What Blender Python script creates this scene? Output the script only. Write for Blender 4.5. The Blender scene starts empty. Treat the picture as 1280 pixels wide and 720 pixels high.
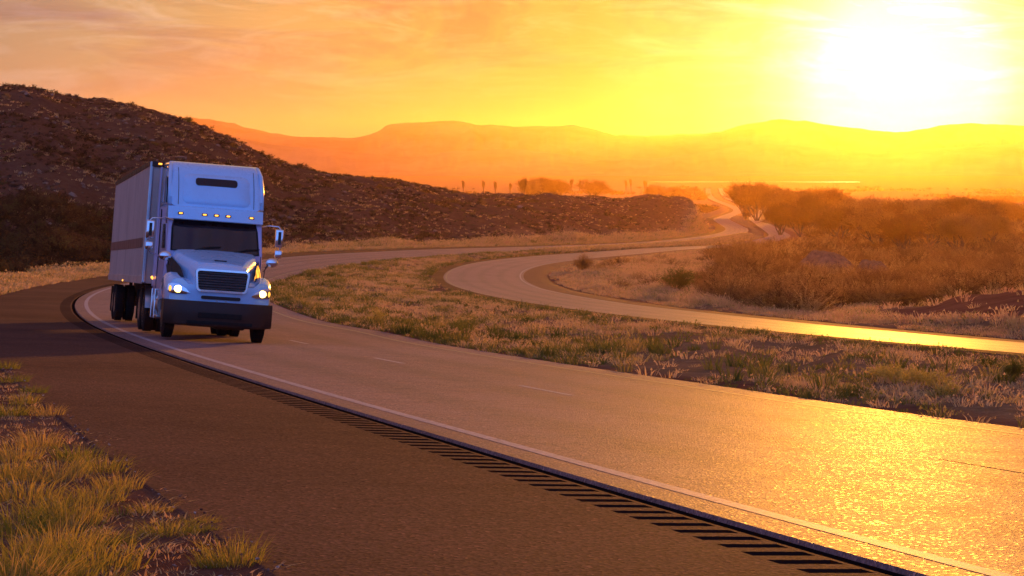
import bpy, bmesh, math, random
import numpy as np
from mathutils import Vector, Matrix
SC = bpy.context.scene
COL = SC.collection
F = 3000.0; HX = 640.0; HY = 203.0        # focal length in photo pixels, principal column, horizon row
R = math.radians
rng = np.random.default_rng(7); random.seed(7)

# ------------------------------------------------------------------ helpers
def tag(o, label=None, cat=None, group=None, kind=None):
    if label: o['label'] = label
    if cat: o['category'] = cat
    if group: o['group'] = group
    if kind: o['kind'] = kind
    return o

def mesh_np(name, V, Fc, tint=None, smooth=False, attrs=None):
    V = np.asarray(V, np.float32); Fc = np.asarray(Fc, np.int32)
    me = bpy.data.meshes.new(name)
    nv, nf = len(V), len(Fc); k = Fc.shape[1]
    me.vertices.add(nv); me.vertices.foreach_set('co', V.ravel())
    me.loops.add(nf * k); me.loops.foreach_set('vertex_index', Fc.ravel())
    me.polygons.add(nf)
    me.polygons.foreach_set('loop_start', np.arange(0, nf * k, k, dtype=np.int32))
    me.polygons.foreach_set('use_smooth', np.full(nf, bool(smooth)))
    if tint is not None:
        a = me.attributes.new('tint', 'FLOAT', 'POINT'); a.data.foreach_set('value', np.asarray(tint, np.float32))
    for an, av in (attrs or {}).items():
        a = me.attributes.new(an, 'FLOAT', 'POINT'); a.data.foreach_set('value', np.asarray(av, np.float32))
    me.update(calc_edges=True); me.validate()
    return me

def link(name, me, mat=None, parent=None):
    o = bpy.data.objects.new(name, me); COL.objects.link(o)
    if mat is not None and len(me.materials) == 0: me.materials.append(mat)
    if parent is not None: o.parent = parent
    return o

def empty(name, loc=(0, 0, 0), rz=0.0):
    o = bpy.data.objects.new(name, None); COL.objects.link(o); o.location = loc; o.rotation_euler = (0, 0, rz)
    o.empty_display_size = .2
    return o

# ---- numpy value noise (world space)
_P = rng.random((256, 256)).astype(np.float32)
def vnoise(x, y):
    xi = np.floor(x).astype(int); yi = np.floor(y).astype(int); fx = x - xi; fy = y - yi
    fx = fx * fx * (3 - 2 * fx); fy = fy * fy * (3 - 2 * fy)
    a = _P[xi & 255, yi & 255]; b = _P[(xi + 1) & 255, yi & 255]; c = _P[xi & 255, (yi + 1) & 255]; d = _P[(xi + 1) & 255, (yi + 1) & 255]
    return (a * (1 - fx) + b * fx) * (1 - fy) + (c * (1 - fx) + d * fx) * fy
def fbm(x, y, o=4):
    s = 0; a = .5; t = 0
    for i in range(o):
        s = s + a * (vnoise(x * 2 ** i + 17.3 * i, y * 2 ** i + 9.1 * i) - .5); t += a; a *= .5
    return s / t * 2      # about -1..1

# ------------------------------------------------------------------ material helpers
class NT:
    def __init__(s, nt): s.nt = nt; nt.nodes.clear()
    def n(s, t, **kw):
        d = s.nt.nodes.new(t)
        for k, v in kw.items():
            if k.startswith('_'): setattr(d, k[1:], v)
        return d
    def l(s, a, b): s.nt.links.new(a, b)
def new_mat(name):
    m = bpy.data.materials.new(name); m.use_nodes = True; return m, NT(m.node_tree)
def ramp(g, fac, stops, interp='LINEAR'):
    r = g.n('ShaderNodeValToRGB'); e = r.color_ramp.elements; r.color_ramp.interpolation = interp
    while len(e) > 1: e.remove(e[-1])
    e[0].position = stops[0][0]; e[0].color = (*stops[0][1], 1)
    for p, c in stops[1:]:
        q = e.new(p); q.color = (*c, 1)
    g.l(fac, r.inputs[0]); return r.outputs[0]
def noise(g, vec, scale, detail=4, rough=.55, dist=0.0):
    n = g.n('ShaderNodeTexNoise'); n.inputs['Scale'].default_value = scale; n.inputs['Detail'].default_value = detail
    n.inputs['Roughness'].default_value = rough; n.inputs['Distortion'].default_value = dist
    g.l(vec, n.inputs['Vector']); return n.outputs['Fac']
def math_(g, op, a, b=None, c=None, clamp=False):
    m = g.n('ShaderNodeMath', _operation=op, _use_clamp=clamp)
    for i, v in enumerate((a, b, c)):
        if v is None: continue
        if isinstance(v, (int, float)): m.inputs[i].default_value = v
        else: g.l(v, m.inputs[i])
    return m.outputs[0]
def mixc(g, fac, a, b, blend='MIX'):
    m = g.n('ShaderNodeMix', _data_type='RGBA', _blend_type=blend)
    for s_, v in ((0, fac), (6, a), (7, b)):
        if isinstance(v, (int, float)): m.inputs[s_].default_value = v
        elif isinstance(v, tuple): m.inputs[s_].default_value = (*v, 1)
        else: g.l(v, m.inputs[s_])
    return m.outputs[2]
def vscale(g, vec, s):
    m = g.n('ShaderNodeVectorMath', _operation='MULTIPLY'); g.l(vec, m.inputs[0]); m.inputs[1].default_value = s; return m.outputs[0]
def bump(g, h, strength, dist):
    b = g.n('ShaderNodeBump'); b.inputs['Strength'].default_value = strength; b.inputs['Distance'].default_value = dist; g.l(h, b.inputs['Height']); return b.outputs[0]
def objco(g): return g.n('ShaderNodeTexCoord').outputs['Object']
def finish(g, bsdf):
    o = g.n('ShaderNodeOutputMaterial'); g.l(bsdf, o.inputs['Surface'])
def principled(g, col, rough=.5, metal=0.0, spec=.5, coat=0.0, normal=None, coat_rough=.05):
    p = g.n('ShaderNodeBsdfPrincipled')
    if isinstance(col, tuple): p.inputs['Base Color'].default_value = (*col, 1)
    else: g.l(col, p.inputs['Base Color'])
    for k, v in (('Roughness', rough), ('Metallic', metal), ('Specular IOR Level', spec), ('Coat Weight', coat), ('Coat Roughness', coat_rough)):
        if isinstance(v, (int, float)): p.inputs[k].default_value = v
        else: g.l(v, p.inputs[k])
    if normal is not None: g.l(normal, p.inputs['Normal'])
    return p.outputs[0]

def mat_paint(name, col, rough=.3, metal=0.0, coat=.6, grime=.12, grime_col=(.09, .06, .045), scale=2.5, spec=.5):
    m, g = new_mat(name); co = objco(g)
    n1 = noise(g, vscale(g, co, (1, 1, .5)), scale, 6, .65)
    f = math_(g, 'MULTIPLY', ramp(g, n1, [(.42, (0, 0, 0)), (.75, (1, 1, 1))]), grime)
    c = mixc(g, f, col, grime_col)
    r = math_(g, 'MULTIPLY_ADD', f, .8, rough)
    finish(g, principled(g, c, r, metal, spec, coat)); return m
def mat_asphalt(name, c1, c2, red, grain, rough, bstr, spec=.5, wheel=False):
    m, g = new_mat(name); co = objco(g)
    big = noise(g, co, .12, 5, .6); mid = noise(g, co, 1.3, 5, .65); fine = noise(g, co, grain, 3, .7)
    vo = g.n('ShaderNodeTexVoronoi'); vo.inputs['Scale'].default_value = grain * 1.3; g.l(co, vo.inputs['Vector'])
    c = mixc(g, ramp(g, big, [(.35, (0, 0, 0)), (.65, (1, 1, 1))]), c1, c2)
    c = mixc(g, math_(g, 'MULTIPLY', ramp(g, mid, [(.4, (0, 0, 0)), (.7, (1, 1, 1))]), .35), c, red)
    # stones: single light and dark aggregate
    st = ramp(g, vo.outputs['Color'], [(.0, (.35, .35, .35)), (.35, (.8, .8, .8)), (.7, (1.1, 1.1, 1.1)), (.9, (1.5, 1.45, 1.4)), (1, (3.2, 2.9, 2.7))])
    c = mixc(g, .85, c, st, 'MULTIPLY')
    if wheel:   # two darker wheel tracks per lane, from the across-road attribute
        a = g.n('ShaderNodeAttribute', _attribute_name='across').outputs['Fac']
        w = math_(g, 'SINE', math_(g, 'MULTIPLY', a, 2 * math.pi / 1.95))
        w = math_(g, 'MULTIPLY', ramp(g, math_(g, 'MULTIPLY_ADD', w, .5, .5), [(.4, (0, 0, 0)), (1, (1, 1, 1))]), .22)
        c = mixc(g, w, c, (.045, .036, .033))
        # tar seams and oil drips down the lane
        cr = noise(g, co, .6, 6, .7, .8)
        cf = ramp(g, cr, [(.485, (0, 0, 0)), (.497, (1, 1, 1)), (.503, (1, 1, 1)), (.515, (0, 0, 0))])
        c = mixc(g, math_(g, 'MULTIPLY', cf, .35), c, (.02, .018, .018))
    h = math_(g, 'ADD', math_(g, 'MULTIPLY', fine, .6), math_(g, 'MULTIPLY', vo.outputs['Distance'], .8))
    rr = math_(g, 'MULTIPLY_ADD', mid, .12, rough)
    if wheel: rr = math_(g, 'SUBTRACT', rr, ramp(g, vo.outputs['Color'], [(.72, (0, 0, 0)), (.95, (.26, .26, .26))]))
    finish(g, principled(g, c, rr, 0, spec, 0, bump(g, h, bstr, .012))); return m
def mat_leaf(name, stops, trans=.45, rnd=False, rough=.6):
    m, g = new_mat(name)
    if rnd: f = g.n('ShaderNodeObjectInfo').outputs['Random']
    else: f = g.n('ShaderNodeAttribute', _attribute_name='tint').outputs['Fac']
    if rnd:
        f2 = g.n('ShaderNodeAttribute', _attribute_name='tint').outputs['Fac']
        f = math_(g, 'ADD', math_(g, 'MULTIPLY', f, .5), math_(g, 'MULTIPLY', f2, .5))
    c = ramp(g, f, stops)
    d = g.n('ShaderNodeBsdfDiffuse'); g.l(c, d.inputs[0])
    t = g.n('ShaderNodeBsdfTranslucent'); g.l(c, t.inputs[0])
    mx = g.n('ShaderNodeMixShader'); mx.inputs[0].default_value = trans; g.l(d.outputs[0], mx.inputs[1]); g.l(t.outputs[0], mx.inputs[2])
    finish(g, mx.outputs[0]); return m
def mat_emit(name, col, s, base=(.5, .3, .1)):
    m, g = new_mat(name)
    p = g.n('ShaderNodeBsdfPrincipled'); p.inputs['Base Color'].default_value = (*base, 1); p.inputs['Roughness'].default_value = .2
    p.inputs['Emission Color'].default_value = (*col, 1); p.inputs['Emission Strength'].default_value = s
    finish(g, p.outputs[0]); return m

# ------------------------------------------------------------------ road alignments (metres, camera eye at the origin)
MAIN = dict(p0=(3.7448,9.7303,-0.280758),t=[
(0,10.29,-2.138,0.0490),(8,10.28,-2.473,0.0466),(16,9.38,-2.802,0.0528),(24,8.35,-3.141,0.0576),(32,7.91,-3.477,0.0568),(40,8.57,-3.816,0.0578),
(48,10.20,-4.150,0.0573),(56,12.23,-4.485,0.0554),(64,13.97,-4.810,0.0470),(72,14.93,-5.123,0.0498),(80,15.14,-5.423,0.0515),(88,15.16,-5.711,0.0458),
(96,15.32,-5.999,0.0394),(104,15.63,-6.294,0.0330),(112,16.26,-6.591,0.0315),(120,17.26,-6.881,0.0335),(128,18.30,-7.165,0.0356),(136,18.99,-7.445,0.0366),
(144,19.12,-7.722,0.0373),(152,18.72,-7.994,0.0378),(160,17.98,-8.254,0.0376),(168,17.13,-8.496,0.0365),(176,16.45,-8.711,0.0375),(184,16.05,-8.899,0.0357),
(192,15.80,-9.066,0.0335),(200,15.50,-9.222,0.0357),(208,15.06,-9.373,0.0400),(216,14.51,-9.522,0.0443),(224,13.87,-9.673,0.0485),(232,13.19,-9.828,0.0513),
(240,12.45,-9.992,0.0541),(248,11.66,-10.170,0.0571),(256,10.84,-10.361,0.0603),(260,10.53,-10.461,0.0612),(274,9.54,-10.829,0.0619),(288,8.45,-11.214,0.0631),
(302,7.47,-11.607,0.0646),(316,6.68,-11.996,0.0608),(330,6.01,-12.386,0.0573),(344,5.37,-12.783,0.0548),(358,4.73,-13.192,0.0545),(372,4.12,-13.609,0.0546),
(386,3.56,-14.031,0.0550),(400,3.05,-14.455,0.0557),(414,2.60,-14.873,0.0528),(420,2.43,-15.051,0.0518),(460,1.19,-16.224,0.0456),(500,0.39,-17.359,0.0402),
(540,-0.30,-18.441,0.0355),(580,-0.96,-19.462,0.0313),(620,-1.46,-20.406,0.0275),(660,-1.73,-21.257,0.0238),(700,-2.06,-22.040,0.0203),(740,-2.61,-22.810,0.0194),
(780,-3.16,-23.546,0.0188),(820,-3.49,-24.241,0.0180),(860,-3.67,-24.903,0.0172),(900,-3.82,-25.537,0.0163),(1100,-2.16,-28.472,0.0154),(1300,0.18,-31.748,0.0169),
(1500,0.78,-35.359,0.0179),(1700,0.89,-39.281,0.0185),(1900,0.86,-43.468,0.0190),(2100,0.76,-47.862,0.0193),(2300,0.63,-52.397,0.0195),(2500,0.47,-57.013,0.0196),
(2700,0.30,-61.661,0.0196),(2900,0.15,-66.306,0.0196),(3100,0.05,-70.928,0.0196),(3300,0.01,-75.520,0.0194),])
OPP = dict(p0=(13.8203,48.9565,-0.173322),t=[
(0,5.45,-4.174,0.0532),(11,5.59,-4.680,0.0533),(22,5.85,-5.184,0.0537),(33,6.08,-5.676,0.0530),(44,6.24,-6.148,0.0520),(55,6.40,-6.607,0.0512),
(66,6.62,-7.057,0.0491),(77,6.88,-7.494,0.0495),(88,7.18,-7.918,0.0517),(99,7.53,-8.330,0.0537),(110,7.93,-8.724,0.0539),(121,8.45,-9.103,0.0549),
(132,9.28,-9.469,0.0556),(143,10.50,-9.831,0.0565),(154,11.61,-10.179,0.0590),(165,12.23,-10.497,0.0577),(176,12.64,-10.797,0.0574),(187,13.05,-11.080,0.0595),
(198,13.50,-11.344,0.0579),(209,14.10,-11.598,0.0565),(220,14.72,-11.850,0.0552),(231,15.07,-12.104,0.0560),(242,15.07,-12.362,0.0558),(253,14.73,-12.626,0.0555),
(264,14.04,-12.900,0.0547),(275,13.08,-13.181,0.0534),(286,11.94,-13.467,0.0522),(297,10.70,-13.757,0.0513),(308,9.42,-14.048,0.0501),(319,8.13,-14.340,0.0487),
(330,6.86,-14.634,0.0474),(341,5.65,-14.928,0.0463),(352,4.50,-15.225,0.0454),(363,3.47,-15.521,0.0445),(374,2.58,-15.816,0.0437),(385,1.88,-16.107,0.0424),
(396,1.36,-16.393,0.0403),(407,1.02,-16.677,0.0384),(418,0.83,-16.959,0.0365),(429,0.74,-17.241,0.0346),(440,0.73,-17.526,0.0328),(451,0.75,-17.816,0.0310),
(462,0.78,-18.114,0.0292),(473,0.77,-18.420,0.0292),(484,0.73,-18.735,0.0292),(495,0.66,-19.055,0.0293),(506,0.58,-19.380,0.0293),(517,0.50,-19.707,0.0294),
(528,0.43,-20.033,0.0294),(539,0.37,-20.360,0.0295),(550,0.33,-20.687,0.0295),(560,0.30,-20.985,0.0295),(590,0.22,-21.876,0.0296),(620,0.17,-22.768,0.0296),
(650,0.13,-23.660,0.0297),(680,0.10,-24.552,0.0297),(710,0.07,-25.444,0.0298),(740,0.05,-26.336,0.0298),(770,0.04,-27.228,0.0298),(800,0.03,-28.120,0.0298),
(830,0.02,-29.012,0.0298),(860,0.02,-29.904,0.0299),(890,0.02,-30.796,0.0299),(920,0.01,-31.688,0.0299),(950,0.01,-32.579,0.0299),(980,0.01,-33.471,0.0299),
])
def align(D, back, cut, far, ds=.5):
    t = np.array(D['t']); s = t[:, 0]; x0, y0, th0 = D['p0']
    ss = np.arange(0, cut + ds, ds)
    k = np.interp(ss, s, t[:, 1] * 1e-4)
    th = th0 + np.concatenate([[0], np.cumsum(.5 * (k[1:] + k[:-1]) * ds)]); tm = .5 * (th[1:] + th[:-1])
    X = x0 + np.concatenate([[0], np.cumsum(np.sin(tm) * ds)]); Y = y0 + np.concatenate([[0], np.cumsum(np.cos(tm) * ds)])
    def hermite(v):
        m = np.gradient(v, s); i = np.clip(np.searchsorted(s, ss, 'right') - 1, 0, len(s) - 2); h = s[i + 1] - s[i]; q = (ss - s[i]) / h
        return (2 * q**3 - 3 * q**2 + 1) * v[i] + (q**3 - 2 * q**2 + q) * h * m[i] + (3 * q**2 - 2 * q**3) * v[i + 1] + (q**3 - q**2) * h * m[i + 1]
    Z = hermite(t[:, 2]); B = hermite(t[:, 3])
    # straight extension behind the first station
    sb = np.arange(-back, 0, ds); sl = (Z[8] - Z[0]) / (8 * ds)
    X = np.r_[X[0] + sb * math.sin(th0), X]; Y = np.r_[Y[0] + sb * math.cos(th0), Y]; Z = np.r_[Z[0] + sb * sl, Z]; B = np.r_[np.full(len(sb), B[0]), B]
    # far extension through given points
    P = [(X[-161], Y[-161], Z[-161], B[-161])] + [(X[-1], Y[-1], Z[-1], B[-1])] + far
    P = np.array(P, float); ex = [[], [], [], []]
    for i in range(1, len(P) - 1):
        a, b = P[i], P[i + 1]; d = np.hypot(*(b - a)[:2]); n = max(2, int(d / (3 if d < 400 else 10)))
        ta = (P[i + 1] - P[i - 1]) / np.hypot(*(P[i + 1] - P[i - 1])[:2]) * d
        tb = ((P[i + 2] - P[i]) / np.hypot(*(P[i + 2] - P[i])[:2]) * d) if i + 2 < len(P) else (b - a)
        q = (np.arange(1, n + 1) / n)[:, None]
        c = (2 * q**3 - 3 * q**2 + 1) * a + (q**3 - 2 * q**2 + q) * ta + (3 * q**2 - 2 * q**3) * b + (q**3 - q**2) * tb
        for j in range(4): ex[j].append(c[:, j])
    X, Y, Z, B = [np.r_[v, np.concatenate(e)] for v, e in zip((X, Y, Z, B), ex)]
    s = np.r_[0, np.cumsum(np.hypot(np.diff(X), np.diff(Y)))] - back
    th = np.unwrap(np.arctan2(np.gradient(X, s), np.gradient(Y, s)))
    return dict(s=s, X=X, Y=Y, Z=Z, B=B, th=th)
main = align(MAIN, 30, 1040, [(112, 1330, -31.5, .015), (147, 1700, -38.5, .01), (212, 2300, -45.0, .01), (286, 3500, -51.3, .0), (420, 5200, -54.5, 0)])
opp = align(OPP, 50, 590, [(79, 770, -24.6, .02), (92, 860, -26.3, .02), (106, 1000, -28.9, .02), (127, 1250, -32.2, .01), (168, 1700, -39.0, .01), (238, 2350, -46.5, .01), (310, 3500, -51.8, .0), (446, 5200, -54.5, 0)])
def road_pt(D, s, u, dz=0.0, bank_clip=True):
    X = np.interp(s, D['s'], D['X']); Y = np.interp(s, D['s'], D['Y']); Z = np.interp(s, D['s'], D['Z']); B = np.interp(s, D['s'], D['B']); th = np.interp(s, D['s'], D['th'])
    return np.stack([X - np.cos(th) * u, Y + np.sin(th) * u, Z + B * u + dz], -1)
MU = (-8.5, 4.1)      # pavement edges, main road (positive = outer side, towards the hill)
OU = (-10.3, 1.45)    # pavement edges, opposite road

# ------------------------------------------------------------------ terrain
def nearest(D, X, Y):
    """signed offset u and index of the nearest centreline sample"""
    step = 4
    idx = np.arange(0, len(D['X']), step); cx = D['X'][idx].astype(np.float32); cy = D['Y'][idx].astype(np.float32)
    out = np.empty(X.shape, int)
    Xf = X.astype(np.float32).ravel(); Yf = Y.astype(np.float32).ravel(); o = out.ravel()
    for a in range(0, len(Xf), 40000):
        d = (Xf[a:a + 40000, None] - cx) ** 2 + (Yf[a:a + 40000, None] - cy) ** 2
        o[a:a + 40000] = idx[np.argmin(d, 1)]
    i = out
    best = i.copy(); bd = np.full(i.shape, 1e18)
    for k in range(-3, 4):
        j = np.clip(i + k, 0, len(D['X']) - 1); d = (X - D['X'][j]) ** 2 + (Y - D['Y'][j]) ** 2
        m = d < bd; bd = np.where(m, d, bd); best = np.where(m, j, best)
    th = D['th'][best]; dx = X - D['X'][best]; dy = Y - D['Y'][best]
    u = -np.cos(th) * dx + np.sin(th) * dy
    d = np.sqrt(bd); u = np.where(np.abs(u) < .8 * d, np.sign(u) * d, u)
    return u, best
plane = lambda Y: -1.64 - .044 * Y
LK = 180.0
ctl = []
def cp(px, row, Y): ctl.append((px, LK * math.log(Y), row - 335 - 4920.0 / Y))
def cz(X, Y, Z): cp(HX + F * X / Y, HY - F * Z / Y, Y)
for D, us in ((main, (6.5, -2, -11.5)), (opp, (3.5, -4, -13.5))):
    ks = [-8, 2, 12, 24, 36, 50, 65, 80, 96, 112, 130, 150, 170, 190, 210, 235, 260, 290, 330, 370, 420, 480, 550, 630, 720, 800, 900, 1050, 1250, 1600, 2200, 3200, 4600]
    for u in us:
        if u < -10 and D is main: kk = [k for k in ks if k < 110]
        elif u == -13.5: kk = [k for k in ks if k > 70]
        elif u == 3.5: kk = [k for k in ks if k < 260]
        else: kk = ks
        for k in kk:
            p = road_pt(D, k, u)
            if p[1] > 5: cz(p[0], p[1], p[2] - (.1 if abs(u) > 3 else 0))
for X, Y, dz in ((-6, 8, .12), (-10, 20, .35), (-16, 38, .5), (-30, 20, .8), (-34, 60, 1.2), (-70, 60, 2), (-3, 6, .05), (-60, 20, 2)): cz(X, Y, plane(Y) + dz)
crest = [(-1500, 80, 420), (-600, 92, 425), (-300, 99, 430), (0, 105, 440), (60, 111, 450), (120, 120, 455), (170, 128, 460), (240, 150, 470), (300, 174, 485), (345, 196, 500), (400, 211, 520), (450, 217, 540), (520, 226, 570), (570, 235, 590), (640, 239, 620), (700, 241, 670), (760, 243, 745), (820, 241, 840), (850, 242, 890), (866, 247, 892)]
cadj = ([-300, 0, 60, 120, 170, 240, 300, 345, 400, 450, 520, 570, 640, 700, 760, 820, 850, 866], [35.3, 14.4, 21.0, 30.1, 19.6, 10.0, 13.0, 18.4, 13.0, 14.5, 11.5, 14.5, 14.9, 13.5, 13.7, 6.6, -0.7, -9.0])
crest = [(px, row + float(np.interp(px, cadj[0], cadj[1])), Y) for px, row, Y in crest]
for c in crest: cp(*c)
for c in [(0, 338, 250), (140, 327, 265), (250, 322, 290), (345, 314, 310), (400, 312, 318), (450, 310, 345), (520, 307.5, 390), (570, 306, 425), (640, 304.5, 470), (700, 302.5, 520), (760, 299, 600), (820, 297, 700), (850, 294, 790), (880, 290, 870),
          (-300, 348, 240), (0, 225, 350), (140, 232, 370), (250, 240, 385), (345, 262, 410), (400, 262, 420), (450, 262, 440), (520, 264, 485), (570, 266, 515), (640, 266, 550), (700, 266, 590), (760, 266, 690), (820, 268, 785), (850, 268, 855), (874, 268, 888),
          (0, 300, 285), (140, 300, 300), (345, 290, 345),
          (0, 362, 106), (60, 351, 135), (110, 346, 170), (60, 348, 180), (0, 350, 160),
          (888, 287, 930), (850, 262, 1000), (866, 272, 980), (800, 255, 1020), (640, 250, 850), (450, 236, 800), (240, 205, 700), (0, 160, 680), (-600, 160, 680), (884, 281, 1060)]: cp(*c)
for px in (-600, 0, 300, 600, 800, 1000, 1300, 1700):
    for Y, row in ((1250, 284), (2300, 259), (3500, 248), (7500, 225.5), (13500, 215.6)):
        if px < 300 and Y < 1500: row = 262
        cp(px, row, Y)
for c in [(1280, 361, 128), (1200, 370, 136), (1120, 385, 148), (1040, 395, 160), (1400, 350, 122), (1280, 392, 100), (1200, 396, 108), (1120, 400, 116), (1280, 410, 88), (1500, 345, 120), (1500, 372, 170), (1280, 380, 165), (1160, 388, 175), (1040, 390, 180), (1400, 375, 165),
          (900, 384, 120), (900, 377, 150), (900, 365, 200), (900, 345, 300), (900, 329, 400), (900, 319, 500), (820, 362, 180), (750, 354, 195), (750, 342, 255), (740, 335, 320),
          (1000, 378, 200), (1000, 356, 300), (1000, 335, 450), (1000, 318, 620), (1280, 377, 200), (1280, 353, 300), (1280, 325, 500), (1280, 300, 800), (1000, 300, 820), (955, 290, 1000), (1600, 353, 300), (1600, 300, 800)]: cp(*c)
for px in (-4000, -2000):
    for Y, row in ((150, 330), (300, 300), (450, 110), (900, 200), (3000, 252), (12000, 217)): cp(px, row, Y)
    for Y, dz in ((8, .5), (40, 2)): cp(px, HY - F * (plane(Y) + dz) / Y, Y)
for px in (2500, 4500):
    for Y, row in ((100, 375), (300, 350), (800, 300), (2300, 258), (12000, 217)): cp(px, row, Y)
    for Y, dz in ((8, 0), (40, 0)): cp(px, HY - F * (plane(Y) + dz) / Y, Y)
C = np.array(ctl); cxy = C[:, :2] / 100.0; n = len(C)
def phi(r2): return r2 * np.log(r2 + 1e-9) * .5
A = np.zeros((n + 3, n + 3)); d2 = ((cxy[:, None] - cxy[None]) ** 2).sum(-1); A[:n, :n] = phi(d2) + np.eye(n) * .02
A[:n, n] = 1; A[:n, n + 1:] = cxy; A[n, :n] = 1; A[n + 1:, :n] = cxy.T
w = np.linalg.solve(A, np.r_[C[:, 2], 0, 0, 0])
def tps(a, b):
    a = a / 100; b = b / 100; r = np.full(a.shape, w[n]) + w[n + 1] * a + w[n + 2] * b
    for i in range(n): r += w[i] * phi((a - cxy[i, 0]) ** 2 + (b - cxy[i, 1]) ** 2)
    return r
cols = np.r_[-np.geomspace(6000, 1160, 22)[:-1] + 1000, np.arange(-160, 1440, 3.0), 1440 + np.geomspace(4, 5500, 26)]
lr = [math.log(3.5)]
while lr[-1] < math.log(13500):
    Yc = math.exp(lr[-1]); lr.append(lr[-1] + (.0045 if Yc < 60 else .009 if Yc < 240 else .0052 if Yc < 1060 else .012))
rows = np.exp(np.array(lr)); lrow = np.array(lr)
PX, YY = np.meshgrid(cols, rows); XX = (PX - HX) / F * YY
res = tps(PX, LK * np.log(YY))
ZT = plane(YY) - res * YY / F
mu, mi = nearest(main, XX, YY); ou, oi = nearest(opp, XX, YY)
def sst(x): x = np.clip(x, 0, 1); return x * x * (3 - 2 * x)
dm = np.maximum(MU[0] - mu, mu - MU[1]); do = np.maximum(OU[0] - ou, ou - OU[1])     # metres outside the pavement
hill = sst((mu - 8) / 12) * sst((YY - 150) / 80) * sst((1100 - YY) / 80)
wood = sst((-10 - ou) / 25 - .2) * sst((YY - 130) / 60)
amp = .05 + 1.5 * hill + .35 * wood * (YY < 3000) + .10 * sst(dm / 6) * sst(do / 6)
lam = 1 + 11 * hill + 8 * wood
ZT = ZT + amp * fbm(XX / 12.0, YY / 12.0, 5) + .6 * hill * fbm(XX / 3.1, YY / 3.1, 3) + .05 * fbm(XX / 1.1, YY / 1.1, 3) * sst((200 - YY) / 100)
ZT += 1.6 * hill * (np.abs(fbm(XX / 30.0, YY / 30.0, 3)) - .3)
def road_surf(D, u, i, e0, e1, X, Y):
    th = D['th'][i]; t = (X - D['X'][i]) * np.sin(th) + (Y - D['Y'][i]) * np.cos(th); ds_ = np.gradient(D['Z'], D['s'])[i]
    uc = np.clip(u, e0, e1); out = np.abs(u - uc)
    return D['Z'][i] + np.clip(t, -3, 3) * ds_ + D['B'][i] * uc - np.minimum(out, 6) * .008 - .034
def wgt(d, r): q = 1 - sst((d - .6) / r); return q
rm = 5.0; ro = 4.0
w1 = wgt(dm, rm); w2 = wgt(do, ro); a1 = w1 / (1 - w1 + 1e-4); a2 = w2 / (1 - w2 + 1e-4)
a1 = np.where(do < .3, 0, a1); a2 = np.where(dm < .3, 0, a2)
Z1 = road_surf(main, mu, mi, *MU, XX, YY); Z2 = road_surf(opp, ou, oi, *OU, XX, YY)
ZZ = (a1 * Z1 + a2 * Z2 + ZT) / (a1 + a2 + 1)
gp_ = np.clip(YY / 60, .12, 1)
inn = np.maximum(sst(-(dm + .1) / (.6 * gp_)), sst(-(do + .15) / .6))
ZZ -= inn * np.where(YY > 900, .8, .3 * np.maximum(gp_, .3))
def H(X, Y):
    X = np.asarray(X, float); Y = np.asarray(Y, float)
    px = HX + F * X / Y; ly = np.log(Y)
    j = np.clip(np.searchsorted(cols, px) - 1, 0, len(cols) - 2); i = np.clip(np.searchsorted(lrow, ly) - 1, 0, len(lrow) - 2)
    fx = np.clip((px - cols[j]) / (cols[j + 1] - cols[j]), 0, 1); fy = np.clip((ly - lrow[i]) / (lrow[i + 1] - lrow[i]), 0, 1)
    return (ZZ[i, j] * (1 - fx) + ZZ[i, j + 1] * fx) * (1 - fy) + (ZZ[i + 1, j] * (1 - fx) + ZZ[i + 1, j + 1] * fx) * fy
def at(px, row, y0=8, y1=9000):
    """first terrain point seen through a photo pixel"""
    Y = np.exp(np.linspace(math.log(y0), math.log(y1), 4000)); X = (px - HX) / F * Y
    r = HY - F * H(X, Y) / Y
    k = np.where(r <= row)[0]
    k = k[0] if len(k) else len(Y) - 1
    return Vector((X[k], Y[k], float(H(X[k], Y[k]))))
def vis_front(X, Y, Z, slack=6):
    return (HX + F * X / Y > -60) & (HX + F * X / Y < 1340) & (HY - F * Z / Y < 760)

_m = (rows > 300) & (rows < 1050)
_sk = (HY - F * ZZ[_m] / rows[_m][:, None]).min(0)
print('SKYLINE', [(c_[0], round(float(np.interp(c_[0], cols, _sk)), 1)) for c_ in crest if c_[0] > -400])
nr, nc = ZZ.shape
ii = np.arange(nr * nc).reshape(nr, nc)
Fq = np.stack([ii[:-1, :-1].ravel(), ii[:-1, 1:].ravel(), ii[1:, 1:].ravel(), ii[1:, :-1].ravel()], 1)
Vt = np.stack([XX, YY, ZZ], -1).reshape(-1, 3)
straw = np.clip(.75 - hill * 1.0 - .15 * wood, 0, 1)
edge = sst((1.6 + .8 * fbm(XX / 2., YY / 2., 3) - np.minimum(np.where(dm > -1, dm, 9), np.where(do > -1, do, 9))) / 1.2)
straw = straw * (1 - .85 * edge)
straw = np.where((mu > 3.5) & (YY < 70), straw * .35, straw)
rdm = sst((mu * 0 - ou - 12) / 8) * sst((PX - 1060) / 120) * sst((150 - YY) / 10) * sst((YY - 50) / 5)
straw = straw * (1 - rdm) - .9 * rdm
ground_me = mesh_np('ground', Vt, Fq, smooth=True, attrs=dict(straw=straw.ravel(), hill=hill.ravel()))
m, g = new_mat('red_soil_and_straw'); co = objco(g)
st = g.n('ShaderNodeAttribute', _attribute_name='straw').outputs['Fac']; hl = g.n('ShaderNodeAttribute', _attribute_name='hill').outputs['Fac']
n1 = noise(g, co, .35, 6, .65); n2 = noise(g, co, 3.0, 6, .7); n3 = noise(g, co, 22, 3, .7)
soil = mixc(g, ramp(g, n1, [(.35, (0, 0, 0)), (.65, (1, 1, 1))]), (.15, .062, .036), (.24, .108, .062))
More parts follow.
